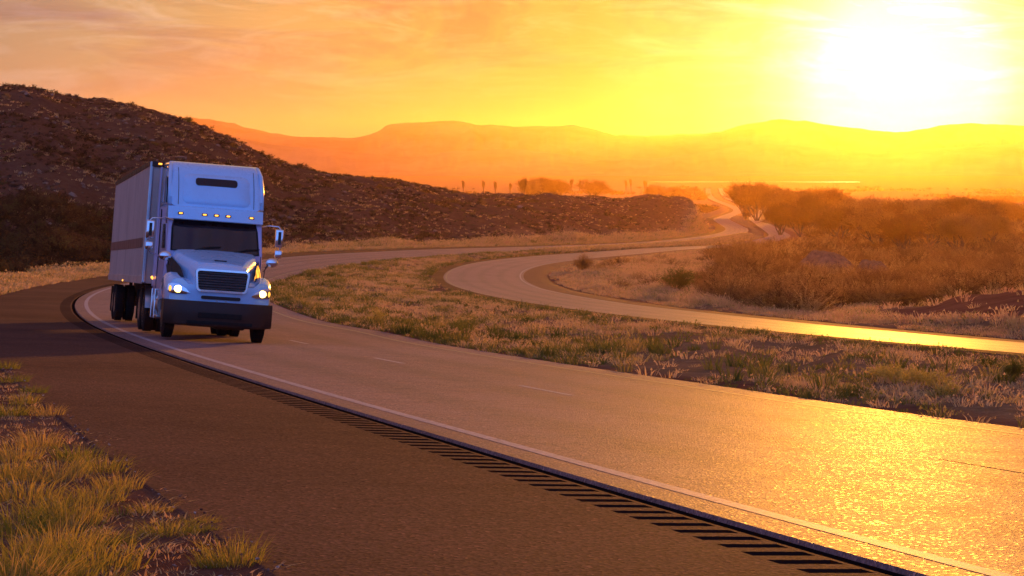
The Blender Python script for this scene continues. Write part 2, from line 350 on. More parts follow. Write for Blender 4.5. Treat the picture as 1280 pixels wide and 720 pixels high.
soil = mixc(g, ramp(g, n2, [(.5, (0, 0, 0)), (.72, (1, 1, 1))]), soil, (.24, .125, .075))
dry = mixc(g, ramp(g, n2, [(.35, (0, 0, 0)), (.7, (1, 1, 1))]), (.34, .21, .09), (.52, .36, .16))
dry = mixc(g, math_(g, 'MULTIPLY', ramp(g, n1, [(.5, (0, 0, 0)), (.6, (1, 1, 1))]), .5), dry, (.12, .10, .035))
f = math_(g, 'MULTIPLY', math_(g, 'ADD', st, math_(g, 'MULTIPLY_ADD', n1, 1.2, -.6)), ramp(g, n3, [(.3, (.35, .35, .35)), (.6, (1, 1, 1))]), clamp=True)
c = mixc(g, f, soil, dry)
# light stone rubble on the hillside
nv = g.n('ShaderNodeTexVoronoi'); nv.inputs['Scale'].default_value = .9; g.l(co, nv.inputs['Vector'])
rk = math_(g, 'MULTIPLY', ramp(g, n2, [(.55, (0, 0, 0)), (.62, (1, 1, 1))]), hl)
c = mixc(g, math_(g, 'MULTIPLY', rk, .5), c, (.27, .165, .11))
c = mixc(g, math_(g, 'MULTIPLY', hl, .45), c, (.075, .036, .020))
hgt = math_(g, 'ADD', n2, math_(g, 'MULTIPLY', n3, .35))
finish(g, principled(g, c, .95, 0, 0.0, 0, bump(g, hgt, 1.0, .16)))
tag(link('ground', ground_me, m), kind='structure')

# ------------------------------------------------------------------ roads
def ss_of(D, s0, s1):
    out = [s0]
    while out[-1] < s1:
        Yc = max(5., float(np.interp(out[-1], D['s'], D['Y'])))
        out.append(out[-1] + float(np.clip(Yc * .012, .4, 12)))
    out[-1] = s1; return np.array(out)
def ribbon(name, D, us, dzs, s0, s1, mat, across=True, wob=None, ss=None):
    ss = ss_of(D, s0, s1) if ss is None else ss
    P = []; U = []
    for u, dz in zip(us, dzs):
        uu = np.full(len(ss), float(u))
        if wob and (u in (us[0], us[-1])): uu = uu + wob * fbm(ss / .9, ss * 0 + u * 3, 4)
        P.append(road_pt(D, ss, uu, dz)); U.append(uu)
    P = np.stack(P, 1); U = np.stack(U, 1); a, b = U.shape
    i = np.arange(a * b).reshape(a, b)
    Fc = np.stack([i[:-1, :-1].ravel(), i[1:, :-1].ravel(), i[1:, 1:].ravel(), i[:-1, 1:].ravel()], 1)
    if us[1] > us[0]: pass
    return tag(link(name, mesh_np(name, P.reshape(-1, 3), Fc, smooth=True, attrs=dict(across=U.ravel())), mat), kind='structure')
A_lane = mat_asphalt('worn_pinkish_asphalt', (.24, .132, .120), (.31, .172, .160), (.33, .150, .115), 34, .62, 1.0, .17, wheel=True)
A_lane2 = mat_asphalt('worn_pinkish_asphalt_far_road', (.24, .132, .120), (.31, .172, .160), (.33, .150, .115), 30, .56, .7, .3, wheel=True)
A_sh = mat_asphalt('dark_reddish_shoulder_asphalt', (.095, .044, .032), (.155, .074, .048), (.20, .085, .05), 30, .85, 1.0, .010)
M_paint, g = new_mat('worn_white_road_paint'); co = objco(g)
pn = noise(g, co, 14, 5, .7); pc = ramp(g, pn, [(.36, (.2, .13, .13)), (.5, (.40, .31, .31)), (.8, (.52, .42, .42))])
finish(g, principled(g, pc, .65, 0, .35, 0, bump(g, noise(g, co, 60, 2), .4, .01)))
M_yel, g = new_mat('worn_yellow_road_paint'); co = objco(g)
pn = noise(g, co, 14, 5, .7); pc = ramp(g, pn, [(.40, (.2, .15, .13)), (.52, (.36, .25, .13)), (.8, (.44, .31, .15))])
finish(g, principled(g, pc, .65, 0, .35, 0, bump(g, noise(g, co, 60, 2), .4, .01)))
M_tar, g = new_mat('black_tar_joint'); finish(g, principled(g, (.010, .007, .007), .95, 0, .0))

ribbon('main_road', main, [-8.9, -8.5, -8.45, -8.43, -7.6, -5.8, -4.05, -2, -.3, .437, .44, .46], [-.16, -.03, 0, 0, 0, 0, 0, 0, 0, 0, 0, -.06], -28, 5000, A_lane, wob=None)
ribbon('road_shoulder', main, [.40, .56, .563, .59, .60], [-.045, -.045, -.044, -.021, -.02], -28, 5000, A_sh)
ribbon('road_shoulder', main, [1.06, 1.08, 2.4, 4.02, 4.05, 4.12, 4.7], [-.02, -.02, -.02, -.02, -.02, -.06, -.5], -28, 5000, A_sh)
ribbon('road_shoulder', main, [.60, 1.06], [-.02, -.02], 150.02, 5000, A_sh)
ribbon('road_joint', main, [.462, .575], [-.030, -.030], -28, 160, M_tar)
ribbon('far_road', opp, [-7.75, -7.6, -5.5, -3.8, -1.8, .15, .25], [-.0, 0, 0, 0, 0, 0, -.0], -48, 5000, A_lane2)
ribbon('far_road_shoulder', opp, [.26, .9, 1.45, 2.1], [-.005, -.01, -.015, -.5], -48, 5000, A_sh)
ribbon('far_road_inner_shoulder', opp, [-10.9, -10.3, -9, -7.76], [-.6, -.02, -.01, -.005], -48, 5000, mat_asphalt('red_dusty_shoulder_asphalt', (.19, .095, .065), (.24, .12, .08), (.27, .11, .06), 30, .8, .6, .008))
# markings, a few millimetres above the asphalt
ribbon('outer_edge_line', main, [-.075, .075], [.003, .003], -28, 600, M_paint)
ribbon('median_edge_line', main, [-7.62, -7.5], [.003, .003], -28, 600, M_yel)
ribbon('far_road_edge_line', opp, [-.07, .07], [.003, .003], -48, 700, M_yel)
ribbon('far_road_edge_line', opp, [-7.48, -7.34], [.003, .003], -48, 700, M_paint)
def quad_strip(name, D, u0, u1, spans, dz, mat):
    V = []; Fc = []
    for a, b in spans:
        k = max(2, int((b - a) / 1.5)); q = np.linspace(a, b, k + 1)
        L = road_pt(D, q, np.full(k + 1, u0), dz); Rr = road_pt(D, q, np.full(k + 1, u1), dz); o = len(V)
        for l_, r_ in zip(L, Rr): V += [l_, r_]
        for j in range(k): Fc.append((o + 2 * j, o + 2 * j + 1, o + 2 * j + 3, o + 2 * j + 2))
    return tag(link(name, mesh_np(name, V, Fc), mat), kind='structure')
# first dash found from the photograph; cycle 12.2 m, dash 3.05 m
ysd = np.interp(22.6, main['Y'][:400], main['s'][:400])
quad_strip('lane_dashes', main, -4.11, -3.99, [(ysd + 12.2 * k, ysd + 12.2 * k + 3.05) for k in range(-3, 30) if k != 0], .004, M_paint)
ribbon('lane_seam', main, [-4.08, -4.055], [.002, .002], -28, 13, M_tar)
# rumble strip: milled grooves between lands that stay flush with the shoulder
M_groove, g = new_mat('shaded_groove_asphalt'); finish(g, principled(g, (.022, .011, .009), .95, 0, .0))  # near-black colour stands in for the shade inside the grooves
V = []; Fc = []; V2 = []; F2 = []; s = -27.9; u0, u1 = .60, 1.06; ud0, ud1 = .63, 1.03; rr_ = random.Random(3)
while s + .42 < 150.02:
    wd = .20 + rr_.uniform(-.012, .012); dp = -.050 + rr_.uniform(-.006, .006); a, b, e = s, s + wd, s + .42
    q = lambda s_, u_, z_: road_pt(main, s_, u_, z_)
    o = len(V); V += [q(a, u0, -.02), q(b, u0, -.02), q(e, u0, -.02), q(e, u1, -.02), q(b, u1, -.02), q(a, u1, -.02), q(a, ud0, -.02), q(b, ud0, -.02), q(b, ud1, -.02), q(a, ud1, -.02)]
    Fc += [(o + 1, o + 2, o + 3, o + 4), (o, o + 1, o + 7, o + 6), (o + 9, o + 8, o + 4, o + 5)]
    m_ = .035; k = len(V2); V2 += [q(a, ud0, -.02), q(b, ud0, -.02), q(b, ud1, -.02), q(a, ud1, -.02), q(a + m_, ud0 + .02, dp), q(b - m_, ud0 + .02, dp), q(b - m_, ud1 - .02, dp), q(a + m_, ud1 - .02, dp)]
    F2 += [(k + 4, k + 5, k + 6, k + 7), (k, k + 1, k + 5, k + 4), (k + 1, k + 2, k + 6, k + 5), (k + 2, k + 3, k + 7, k + 6), (k + 3, k, k + 4, k + 7)]
    s += .42
V += [road_pt(main, s, u0, -.02), road_pt(main, 150.02, u0, -.02), road_pt(main, 150.02, u1, -.02), road_pt(main, s, u1, -.02)]; o = len(V) - 4; Fc.append((o, o + 1, o + 2, o + 3))
tag(link('rumble_strip', mesh_np('rumble_strip', V, Fc), A_sh), kind='structure')
tag(link('rumble_strip_grooves', mesh_np('rumble_strip_grooves', V2, F2), M_groove), kind='structure')

# ------------------------------------------------------------------ mountains on the horizon
sk = [(-2500, 160), (-1200, 150), (-400, 158), (60, 140), (160, 143), (235, 147), (262, 149), (285, 153), (320, 162), (350, 168), (385, 171), (420, 171), (440, 172), (462, 169), (472, 164), (482, 157), (500, 154), (530, 152), (566, 151), (600, 156), (650, 158), (690, 158), (715, 156), (745, 163), (768, 169), (800, 170), (860, 168), (900, 165), (925, 158), (950, 152), (972, 149), (1000, 151), (1030, 155), (1080, 161), (1120, 166), (1150, 163), (1175, 156), (1215, 153), (1250, 156), (1300, 158), (1500, 150), (1900, 165), (3400, 158)]
skx, sky_ = np.array(sk, float).T
mc = np.r_[-np.geomspace(2600, 130, 20)[:-1], np.arange(-110, 1400, 4.0), 1400 + np.geomspace(8, 2000, 20)]
tt = np.r_[np.linspace(0, 1, 22), np.linspace(1.1, 1.8, 6)]
def mountains(name, skx, sky_, Yb, dep, mat, seed):
    top = np.interp(mc, skx, sky_)
    top = top + 1.6 * fbm(mc / 14.0 + seed, mc * 0 + seed, 4)
    M, T = np.meshgrid(mc, tt)
    Yv = Yb + T * dep; Xv = (M - HX) / F * Yv
    Hc = (HY - top) / F * (Yb + dep)
    base = -55.0
    # gullied front: steep cliffs near the top, fans at the foot
    gul = fbm(M / 16. + seed, T * 1.2 + seed, 4)
    prof = np.where(T <= 1, .45 * T ** 1.6 + .55 * sst((T - .35 + .10 * gul) / .62), 1 - .9 * sst((T - 1) / .8))
    prof = np.where(T == 1.0, 1.0, prof)
    Zv = base + (Hc[None] - base) * np.clip(prof, 0, 1) + 10 * gul * np.sin(np.pi * np.clip(T, 0, 1))
    a, b = M.shape; i = np.arange(a * b).reshape(a, b)
    Fc = np.stack([i[:-1, :-1].ravel(), i[:-1, 1:].ravel(), i[1:, 1:].ravel(), i[1:, :-1].ravel()], 1)
    tag(link(name, mesh_np(name, np.stack([Xv, Yv, Zv], -1).reshape(-1, 3), Fc, smooth=True), mat), kind='structure')
M_mtn, g = new_mat('bare_mountain_rock'); co = objco(g)
nn = noise(g, vscale(g, co, (1, 1, 3)), .004, 6, .6); finish(g, principled(g, ramp(g, nn, [(.3, (.13, .07, .06)), (.7, (.26, .15, .12))]), .95, 0, .1))
mountains('mountains', skx, sky_, 11800, 2400, M_mtn, 3.0)
sk2 = [(-2500, 196), (-300, 190), (120, 176), (235, 160), (262, 160), (300, 172), (340, 181), (420, 188), (500, 196), (560, 190), (640, 186), (700, 192), (760, 200), (840, 196), (900, 185), (960, 178), (1040, 186), (1100, 192), (1200, 184), (1280, 180), (1500, 190), (3400, 195)]
mountains('foothills', *np.array(sk2, float).T, 9800, 1300, M_mtn, 11.0)

# shallow water standing on the plain, catching the low sun
M_water, g = new_mat('shallow_water'); co = objco(g)
finish(g, principled(g, (.05, .05, .05), .12, 0, .5, 0, bump(g, noise(g, co, .05, 3), .05, .3)))
def sheet(name, rowsY, pxs, mat, z=None):
    V = []; Fc = []
    n_ = len(pxs)
    for k, px in enumerate(pxs):
        a, b = rowsY(k / (n_ - 1))
        for Y in (a, b):
            X = (px - HX) / F * Y; V.append((X, Y, float(H(X, Y)) + (1.2 if z is None else z)))
    for k in range(n_ - 1): Fc.append((2 * k, 2 * k + 2, 2 * k + 3, 2 * k + 1))
    zz = np.mean([v[2] for v in V]); V = [(v[0], v[1], zz) for v in V]
    return tag(link(name, mesh_np(name, V, Fc), mat), kind='structure')
sheet('water', lambda q: (6600 - 100 * math.sin(q * 9), 7050 + 120 * math.sin(q * 7 + 1) - 500 * abs(q - .5)), np.linspace(812, 1075, 40), M_water, 1.5)
sheet('water', lambda q: (10200, 10700 + 150 * math.sin(q * 5)), np.linspace(1140, 1500, 20), M_water, 1.5)
sheet('water', lambda q: (9300, 9500 + 120 * math.sin(q * 5)), np.linspace(715, 1000, 20), M_water, 1.5)

# ------------------------------------------------------------------ plants: prototypes as raw triangles
def blade_tuft(n, h, spread, bw, lean, seed, curl=.5, heads=0.0):
    r = np.random.default_rng(seed); V = []; Fc = []
    for i in range(n):
        a = r.uniform(0, 2 * math.pi); rad = spread * math.sqrt(r.random()) * .55
        bx, by = rad * math.cos(a), rad * math.sin(a); a2 = a + r.normal(0, .5)
        hh = h * r.uniform(.45, 1.0); ln = lean * r.uniform(.3, 1.2) * (0.35 + rad / (spread * .55)); w_ = bw * r.uniform(.6, 1.3)
        dx, dy = math.cos(a2), math.sin(a2); fa = r.uniform(0, math.pi); px, py = math.cos(fa) * w_, math.sin(fa) * w_
        m1 = (bx + dx * ln * hh * .35, by + dy * ln * hh * .35, hh * .55); t1 = (bx + dx * ln * hh, by + dy * ln * hh, hh * (1 - .35 * curl * ln))
        o = len(V)
        V += [(bx - px, by - py, 0), (bx + px, by + py, 0), (m1[0] + px * .8, m1[1] + py * .8, m1[2]), (m1[0] - px * .8, m1[1] - py * .8, m1[2]), t1]
        Fc += [(o, o + 1, o + 2), (o, o + 2, o + 3), (o + 3, o + 2, o + 4)]
        if r.random() < heads:
            o = len(V); s_ = bw * 2.2
            V += [(t1[0] - s_, t1[1], t1[2] - .12 * h), (t1[0] + s_, t1[1], t1[2] - .1 * h), (t1[0], t1[1] + s_ * .3, t1[2] + .06 * h)]; Fc.append((o, o + 1, o + 2))
    return np.array(V, np.float32), np.array(Fc, np.int32)
def brush(nst, h, spread, tw, leaf, nleaf, seed, up=.8, nsub=5):
    """many-stemmed twiggy bush: arching ribbons with side twigs and small leaf faces through the volume"""
    r = np.random.default_rng(seed); V = []; Fc = []
    def rib(p, q, w0, w1):
        d = q - p; s_ = np.cross(d, r.normal(size=3)); s_ = s_ / (np.linalg.norm(s_) + 1e-9); o = len(V)
        V.extend([p - s_ * w0, p + s_ * w0, q + s_ * w1, q - s_ * w1]); Fc.extend([(o, o + 1, o + 2), (o, o + 2, o + 3)])
    for i in range(nst):
        a = r.uniform(0, 2 * math.pi); rad = r.random() ** .6
        p = np.array([math.cos(a) * rad * .15 * spread, math.sin(a) * rad * .15 * spread, 0.])
        d = np.array([math.cos(a) * rad * spread, math.sin(a) * rad * spread, h * up * r.uniform(.7, 1.15) * (1.05 - .45 * rad ** 2)])
        segs = 3; q = p
        for k in range(segs):
            f = (k + 1) / segs; nx = p + d * f + r.normal(size=3) * .05 * h + np.array([0, 0, .06 * h * math.sin(f * 3.1)])
            rib(q, nx, tw * (1.3 - k * .35), tw * (1 - k * .35))
            if k > 0:
                for j in range(nsub):
                    f2 = r.random(); b = q + (nx - q) * f2; e = b + (r.normal(size=3) * .8 + d / np.linalg.norm(d) * .7) * .13 * h
                    e[2] = max(e[2], .02); rib(b, e, tw * .5, tw * .25)
                    for l_ in range(nleaf):
                        c_ = b + (e - b) * r.random() + r.normal(size=3) * .03 * h; s1 = r.normal(size=3); s1 *= leaf * r.uniform(.5, 1.2) / np.linalg.norm(s1); s2 = np.cross(s1, r.normal(size=3)); s2 *= leaf * .6 / (np.linalg.norm(s2) + 1e-9)
                        o = len(V); V.extend([c_ - s1, c_ + s2, c_ + s1]); Fc.append((o, o + 1, o + 2))
            q = nx
    return np.array(V, np.float32), np.array(Fc, np.int32)
def rock_proto(seed):
    r = np.random.default_rng(seed); bm = bmesh.new(); bmesh.ops.create_icosphere(bm, subdivisions=1, radius=1)
    V = np.array([v.co for v in bm.verts]) * (1 + .25 * r.normal(size=(len(bm.verts), 1))); V[:, 2] *= .6
    Fc = np.array([[v.index for v in f.verts] for f in bm.faces]); bm.free(); return V.astype(np.float32), Fc.astype(np.int32)
def scatter(name, protos, P, S, mat, tint=None, kindtag='stuff', label=None, sz=None, spread=.35):
    n_ = len(P); pi = rng.integers(0, len(protos), n_); az = rng.uniform(0, 2 * math.pi, n_)
    tint = rng.random(n_) if tint is None else tint
    VV = []; FF = []; TT = []; off = 0
    for k, (V, Fc) in enumerate(protos):
        idx = np.where(pi == k)[0]
        if not len(idx): continue
        c, s_ = np.cos(az[idx]), np.sin(az[idx]); sc = S[idx]; szc = sc if sz is None else sz[idx]
        x = (V[None, :, 0] * c[:, None] - V[None, :, 1] * s_[:, None]) * sc[:, None] + P[idx, 0:1]
        y = (V[None, :, 0] * s_[:, None] + V[None, :, 1] * c[:, None]) * sc[:, None] + P[idx, 1:2]
        z = V[None, :, 2] * szc[:, None] + P[idx, 2:3]
        VV.append(np.stack([x, y, z], -1).reshape(-1, 3)); m_ = len(V)
        FF.append((Fc[None] + (np.arange(len(idx)) * m_)[:, None, None] + off).reshape(-1, 3)); off += m_ * len(idx)
        TT.append(np.clip(np.repeat(tint[idx], m_) + rng.normal(0, spread * .2, m_ * len(idx)), 0, 1))
    me = mesh_np(name, np.concatenate(VV), np.concatenate(FF), tint=np.concatenate(TT))
    o = link(name, me, mat); tag(o, label, None, None, kindtag); return o
STRAW = [(0, (.11, .13, .028)), (.25, (.20, .19, .04)), (.42, (.52, .36, .10)), (.75, (.78, .52, .22)), (1, (.60, .33, .15))]
GREEN = [(0, (.10, .15, .02)), (.35, (.24, .24, .035)), (.6, (.44, .34, .06)), (1, (.66, .40, .15))]
BROWN = [(0, (.035, .024, .012)), (.4, (.075, .042, .020)), (.75, (.13, .078, .035)), (1, (.13, .11, .03))]
M_straw = mat_leaf('dry_and_green_grass', STRAW); M_green = mat_leaf('green_bunch_grass', GREEN, .6, rnd=True); M_brown = mat_leaf('brown_scrub', BROWN, .3)
TH = [(0, (.06, .032, .014)), (.45, (.20, .11, .04)), (.8, (.42, .26, .09)), (1, (.5, .36, .12))]  # thicket tones lightened; haze and backlight partly put into the colour
M_brush = mat_leaf('leafless_brown_brush', TH, .5, rnd=True); M_under = mat_leaf('tan_undergrowth', TH, .5)
M_gbush = mat_leaf('olive_green_bush_leaves', [(0, (.06, .08, .015)), (.6, (.13, .15, .03)), (1, (.2, .19, .05))], .45, rnd=True)

def along(D, n_, s0, s1, u0, u1, pw=1.0):
    """random ground points beside a road, density falling with distance"""
    s = s0 + (s1 - s0) * rng.random(n_) ** pw; u = rng.uniform(u0, u1, n_)
    p = road_pt(D, s, u); X, Y = p[:, 0], p[:, 1]; k = Y > 6; X, Y, s, u = X[k], Y[k], s[k], u[k]
    mu_, _ = nearest(main, X, Y); ou_, _ = nearest(opp, X, Y)
    return X, Y, mu_, ou_
def outside(mu_, ou_, gap=.15):
    return (np.maximum(MU[0] - mu_, mu_ - MU[1]) > gap) & (np.maximum(OU[0] - ou_, ou_ - OU[1]) > gap)
def P3(X, Y): return np.stack([X, Y, H(X, Y) - .02], -1)

# --- median field between the two roads
def edge_den(mu_, ou_): return np.minimum(np.maximum(MU[0] - mu_, mu_ - MU[1]), np.maximum(OU[0] - ou_, ou_ - OU[1]))
X, Y, mu_, ou_ = along(main, 130000, 0, 420, -60, -8.6, 1.35)
k = outside(mu_, ou_, .1) & (ou_ > 1.5) & (mu_ < -8.5) & (HX + F * X / Y > 300) & (HX + F * X / Y < 1330)
X, Y, mu_, ou_ = X[k], Y[k], mu_[k], ou_[k]
patch = fbm(X / 5., Y / 8., 4); patch2 = fbm(X / 1.6 + 40, Y / 2.2, 3)
k = (patch + .6 * patch2 + rng.normal(0, .25, len(X))) > -.05
X, Y, patch, patch2, ed = X[k], Y[k], patch[k], patch2[k], edge_den(mu_[k], ou_[k])
print('median tufts', len(X))
n_ = len(X); tnt = np.clip(.76 - .28 * sst((patch2 * 1.3 - .05) / .5) * 1.6 + rng.normal(0, .13, n_), 0, 1)
tnt = np.where((ed < 1.3) & (rng.random(n_) < .6), rng.uniform(0, .3, n_), tnt)
hh = rng.uniform(.08, .21, n_) * (1 + .6 * patch2) * (1 + Y / 260)
protoM = [blade_tuft(14, 1.0, 1.0, .045, .9, 10 + i, heads=.25) for i in range(6)]
scatter('median_grass', protoM, P3(X, Y), hh * 1.15, M_straw, tnt, label=None, sz=hh)
# taller green clumps along the near edge and scattered weeds
X, Y, mu_, ou_ = along(main, 1700, 3, 260, -14, -8.7, 1.2); k = outside(mu_, ou_, .2); X, Y, mu_ = X[k], Y[k], mu_[k]
k = rng.random(len(X)) < (.25 + .75 * (fbm(X / 3., Y / 6., 3) > .15)); X, Y = X[k], Y[k]
hh = rng.uniform(.22, .5, len(X)); hh = hh * (1 - .45 * sst((45 - Y) / 15))
scatter('edge_weeds', [blade_tuft(34, 1.0, .8, .030, .6, 30 + i, heads=.1) for i in range(4)], P3(X, Y), hh, M_straw, rng.uniform(0, .42, len(X)), sz=hh)
X, Y, mu_, ou_ = along(main, 1700, 5, 240, -45, -10, 1.1); k = outside(mu_, ou_, 1) & (ou_ > 2.5); X, Y = X[k], Y[k]
k = fbm(X / 6. + 5, Y / 9., 3) > .0; X, Y = X[k], Y[k]; hh = rng.uniform(.18, .42, len(X))
scatter('low_weeds', [brush(12, 1, .8, .02, .09, 3, 50 + i, nsub=3) for i in range(4)], P3(X, Y), hh, M_gbush, rng.uniform(0, 1, len(X)), sz=hh * .8)
X, Y, mu_, ou_ = along(main, 26000, 400, 820, -16, -8.6, 1.0); k = outside(mu_, ou_, .15); X, Y = X[k], Y[k]; hh = rng.uniform(.35, .9, len(X))
scatter('median_grass', protoM, P3(X, Y), hh * 1.4, M_straw, np.clip(rng.normal(.6, .2, len(X)), 0, 1), sz=hh)
# --- strip behind the outer shoulder and along the foot of the mesa
X, Y, mu_, ou_ = along(main, 42000, 60, 900, 4.3, 15, 1.5); k = outside(mu_, ou_, .15) & (rng.random(len(X)) < np.where(Y > 230, 1.0 - (mu_ - 4) / 7, 1.2 - (mu_ - 4) / 14)); X, Y, mu_ = X[k], Y[k], mu_[k]
n_ = len(X); hh = rng.uniform(.18, .5, n_) * (1 + Y / 500) * np.where(mu_ < 7, .7, 1.2)
scatter('verge_grass', protoM, P3(X, Y), hh * 1.2, M_straw, np.clip(rng.normal(.62, .2, n_), 0, 1), sz=hh)
# --- inside of the far road's bend and its right-hand verge
X, Y, mu_, ou_ = along(opp, 60000, -12, 620, -34, -10.4, 1.3); k = outside(mu_, ou_, .3) & (ou_ < -10.4) & (HX + F * X / Y < 1330); X, Y, ou_ = X[k], Y[k], ou_[k]
k = (fbm(X / 4., Y / 7., 3) + rng.normal(0, .3, len(X)) > -.2) & ((ou_ > -14) | (HX + F * X / Y < 1090) | (rng.random(len(X)) < .015)); X, Y, ou_ = X[k], Y[k], ou_[k]
n_ = len(X); hh = rng.uniform(.18, .55, n_) * np.where(ou_ > -13, .6, 1.25)
scatter('pale_grass', protoM, P3(X, Y), hh * 1.1, M_straw, np.clip(rng.normal(.7, .2, n_), 0, 1), sz=hh)
# --- foreground verge at the lower left
X, Y, mu_, ou_ = along(main, 11000, -8, 75, 4.3, 16, 1.5); k = (HX + F * X / Y > -420)
X, Y, mu_ = X[k], Y[k], mu_[k]; pt = fbm(X / .8 + 3, Y / .9, 3)
k = (pt + np.minimum((mu_ - 4.9) * .4, .40) + rng.normal(0, .12, len(X)) > .40); X, Y, mu_, pt = X[k], Y[k], mu_[k], pt[k]
n_ = len(X); hh = rng.uniform(.07, .19, n_); print('foreground tufts', n_)
protoF = [blade_tuft(46, 1.0, .9, .017, .9, 80 + i) for i in range(6)]
scatter('verge_grass', protoF, P3(X, Y), hh * 1.1, M_straw, np.clip(rng.normal(.42, .26, n_) + .25 * fbm(X / 1.7, Y / 1.7, 2), 0, 1), sz=hh)
# fallen straw and bits of gravel at the shoulder's edge
X, Y, mu_, ou_ = along(main, 9000, -8, 60, 3.95, 7.5, 1.6); k = (HX + F * X / Y > -90) & (rng.random(len(X)) < 1.25 - (mu_ - 3.9) * .3); X, Y, mu_ = X[k], Y[k], mu_[k]
M_grav = mat_leaf('gravel_and_clods', [(0, (.12, .05, .035)), (.5, (.28, .15, .10)), (1, (.55, .40, .30))], 0)
Z = np.where(mu_ < 4.15, road_pt(main, np.interp(Y, main['Y'][:600], main['s'][:600]), mu_)[:, 2] - .02, H(X, Y))
scatter('gravel', [rock_proto(k_) for k_ in range(5)], np.stack([X, Y, Z], -1), rng.uniform(.003, .013, len(X)) , M_grav, rng.random(len(X)) ** 1.5)
X, Y, mu_, ou_ = along(main, 2600, -8, 40, 4.2, 9, 1.5); X, Y = X[HX + F * X / Y > -90], Y[HX + F * X / Y > -90]
lit = []
for i in range(4):
    V, Fc = blade_tuft(12, .22, 1.3, .012, 1.0, 300 + i); V[:, 2] *= .22; lit.append((V * 1.0, Fc))
scatter('fallen_straw', lit, P3(X, Y) + [0, 0, .012], rng.uniform(.3, .8, len(X)), M_straw, rng.uniform(.6, .95, len(X)))

X, Y, mu_, ou_ = along(main, 16000, -8, 70, 4.08, 12, 1.5); k = HX + F * X / Y > -90; X, Y = X[k], Y[k]; hh = rng.uniform(.02, .075, len(X))
scatter('stubble', [blade_tuft(9, 1, 1.6, .05, 1.2, 350 + i) for i in range(5)], P3(X, Y) + [0, 0, .015], hh * 1.3, M_straw, np.clip(rng.normal(.75, .2, len(X)), 0, 1), sz=hh)
# --- individual bunch grasses on the verge (things)
gp = [link('bunch_grass', mesh_np('bunch_grass', *(lambda q: (q[0], q[1]))(blade_tuft(230, 1.0, 1.3, .010, .75, 200 + i)), tint=None)) for i in range(4)]
for o in gp:
    a = o.data.attributes.new('tint', 'FLOAT', 'POINT'); a.data.foreach_set('value', rng.random(len(o.data.vertices)).astype(np.float32)); o.data.materials.append(M_green)
_used = set()
def put(protos, name, loc, sc, scz=None, rz=None, label=None, cat=None, group=None, sink=.02):
    i = random.randrange(len(protos)); src = protos[i]
    if (src.name) not in _used: o = src; _used.add(src.name)
    else:
        o = src.copy(); COL.objects.link(o)
        for ch in src.children: c_ = ch.copy(); COL.objects.link(c_); c_.parent = o
    o.location = (loc[0], loc[1], loc[2] - sink); o.scale = (sc, sc, scz or sc); o.rotation_euler = (0, 0, random.uniform(0, 6.28) if rz is None else rz)
    for kk in list(o.keys()):
        if kk in ('label', 'category', 'group'): del o[kk]
    tag(o, label, cat, group); return o
put(gp, 'bunch_grass', at(290, 706), .24, .22, label='yellow-green bunch grass standing alone at the edge of the dark shoulder, the lowest tuft by the asphalt', cat='grass tuft')
spots = [(18, 478, .2), (30, 505, .2), (8, 520, .25), (60, 520, .17), (48, 560, .22), (20, 575, .25), (95, 575, .2), (125, 590, .22), (70, 600, .25), (150, 612, .18), (30, 625, .25), (60, 650, .25), (90, 655, .24), (120, 628, .22), (190, 640, .13), (20, 668, .25), (75, 690, .27), (115, 712, .27), (30, 712, .27), (252, 665, .10), (208, 668, .17), (250, 655, .1), (10, 600, .25), (45, 735, .3), (140, 680, .14), (265, 708, .12), (100, 745, .25), (10, 745, .3), (8, 462, .2), (42, 492, .15)]
for px, row, h_ in spots:
    put(gp, 'bunch_grass', at(px, row, 8, 80), h_ * random.uniform(1.1, 1.5), h_ * random.uniform(.85, 1.15), label='knee-low bunch grass among the clumps on the roadside verge', cat='grass tuft', group='bunch grass clumps on the near verge')
# --- yellow flowering clumps in the median
yp = []
for i in range(2):
    V, Fc = brush(26, 1, .7, .012, .055, 4, 400 + i, nsub=3)
    yp.append(link('rabbitbrush', mesh_np('rabbitbrush', V, Fc, tint=rng.random(len(V))), mat_leaf('pale_yellow_flower_heads', [(0, (.30, .24, .04)), (.5, (.55, .42, .08)), (1, (.7, .55, .14))], .5)))
for px, row, h_ in [(1106, 477, .42), (1122, 480, .45), (1142, 483, .36), (1155, 482, .34), (1172, 486, .40), (1060, 493, .24), (1186, 496, .3)]:
    put(yp, 'rabbitbrush', at(px, row, 24, 80), h_, h_, label='pale yellow blooming clump in the row across the median', cat='shrub', group='yellow blooming clumps in the median')
put([yp[0]], 'rabbitbrush', at(470, 405), .5, .6, label='bright yellow clump at the median edge beside the lane, nearest the truck', cat='shrub')

# ------------------------------------------------------------------ hillside scrub (uncountable)
def hill_pts(n_, y0, y1, px0=-480, px1=905):
    px = rng.uniform(px0, px1, n_); Y = np.exp(rng.uniform(math.log(y0), math.log(y1), n_)); X = (px - HX) / F * Y
    mu_, _ = nearest(main, X, Y); return X, Y, mu_
X, Y, mu_ = hill_pts(66000, 210, 1030); k = (mu_ > 11) & (fbm(X / 9., Y / 14., 3) + fbm(X / 40., Y / 50., 2) * .8 + rng.normal(0, .3, len(X)) > -.2); X, Y = X[k], Y[k]
sB = [brush(9, 1, .95, .03, .16, 2, 500 + i, nsub=2) for i in range(6)]; print('hill scrub', len(X), len(sB[0][1]))
hh = rng.lognormal(-.45, .42, len(X)) * .85
scatter('hillside_scrub', sB, P3(X, Y), hh, M_brown, np.clip(rng.beta(1.4, 1.8, len(X)), 0, 1), sz=hh * .75)
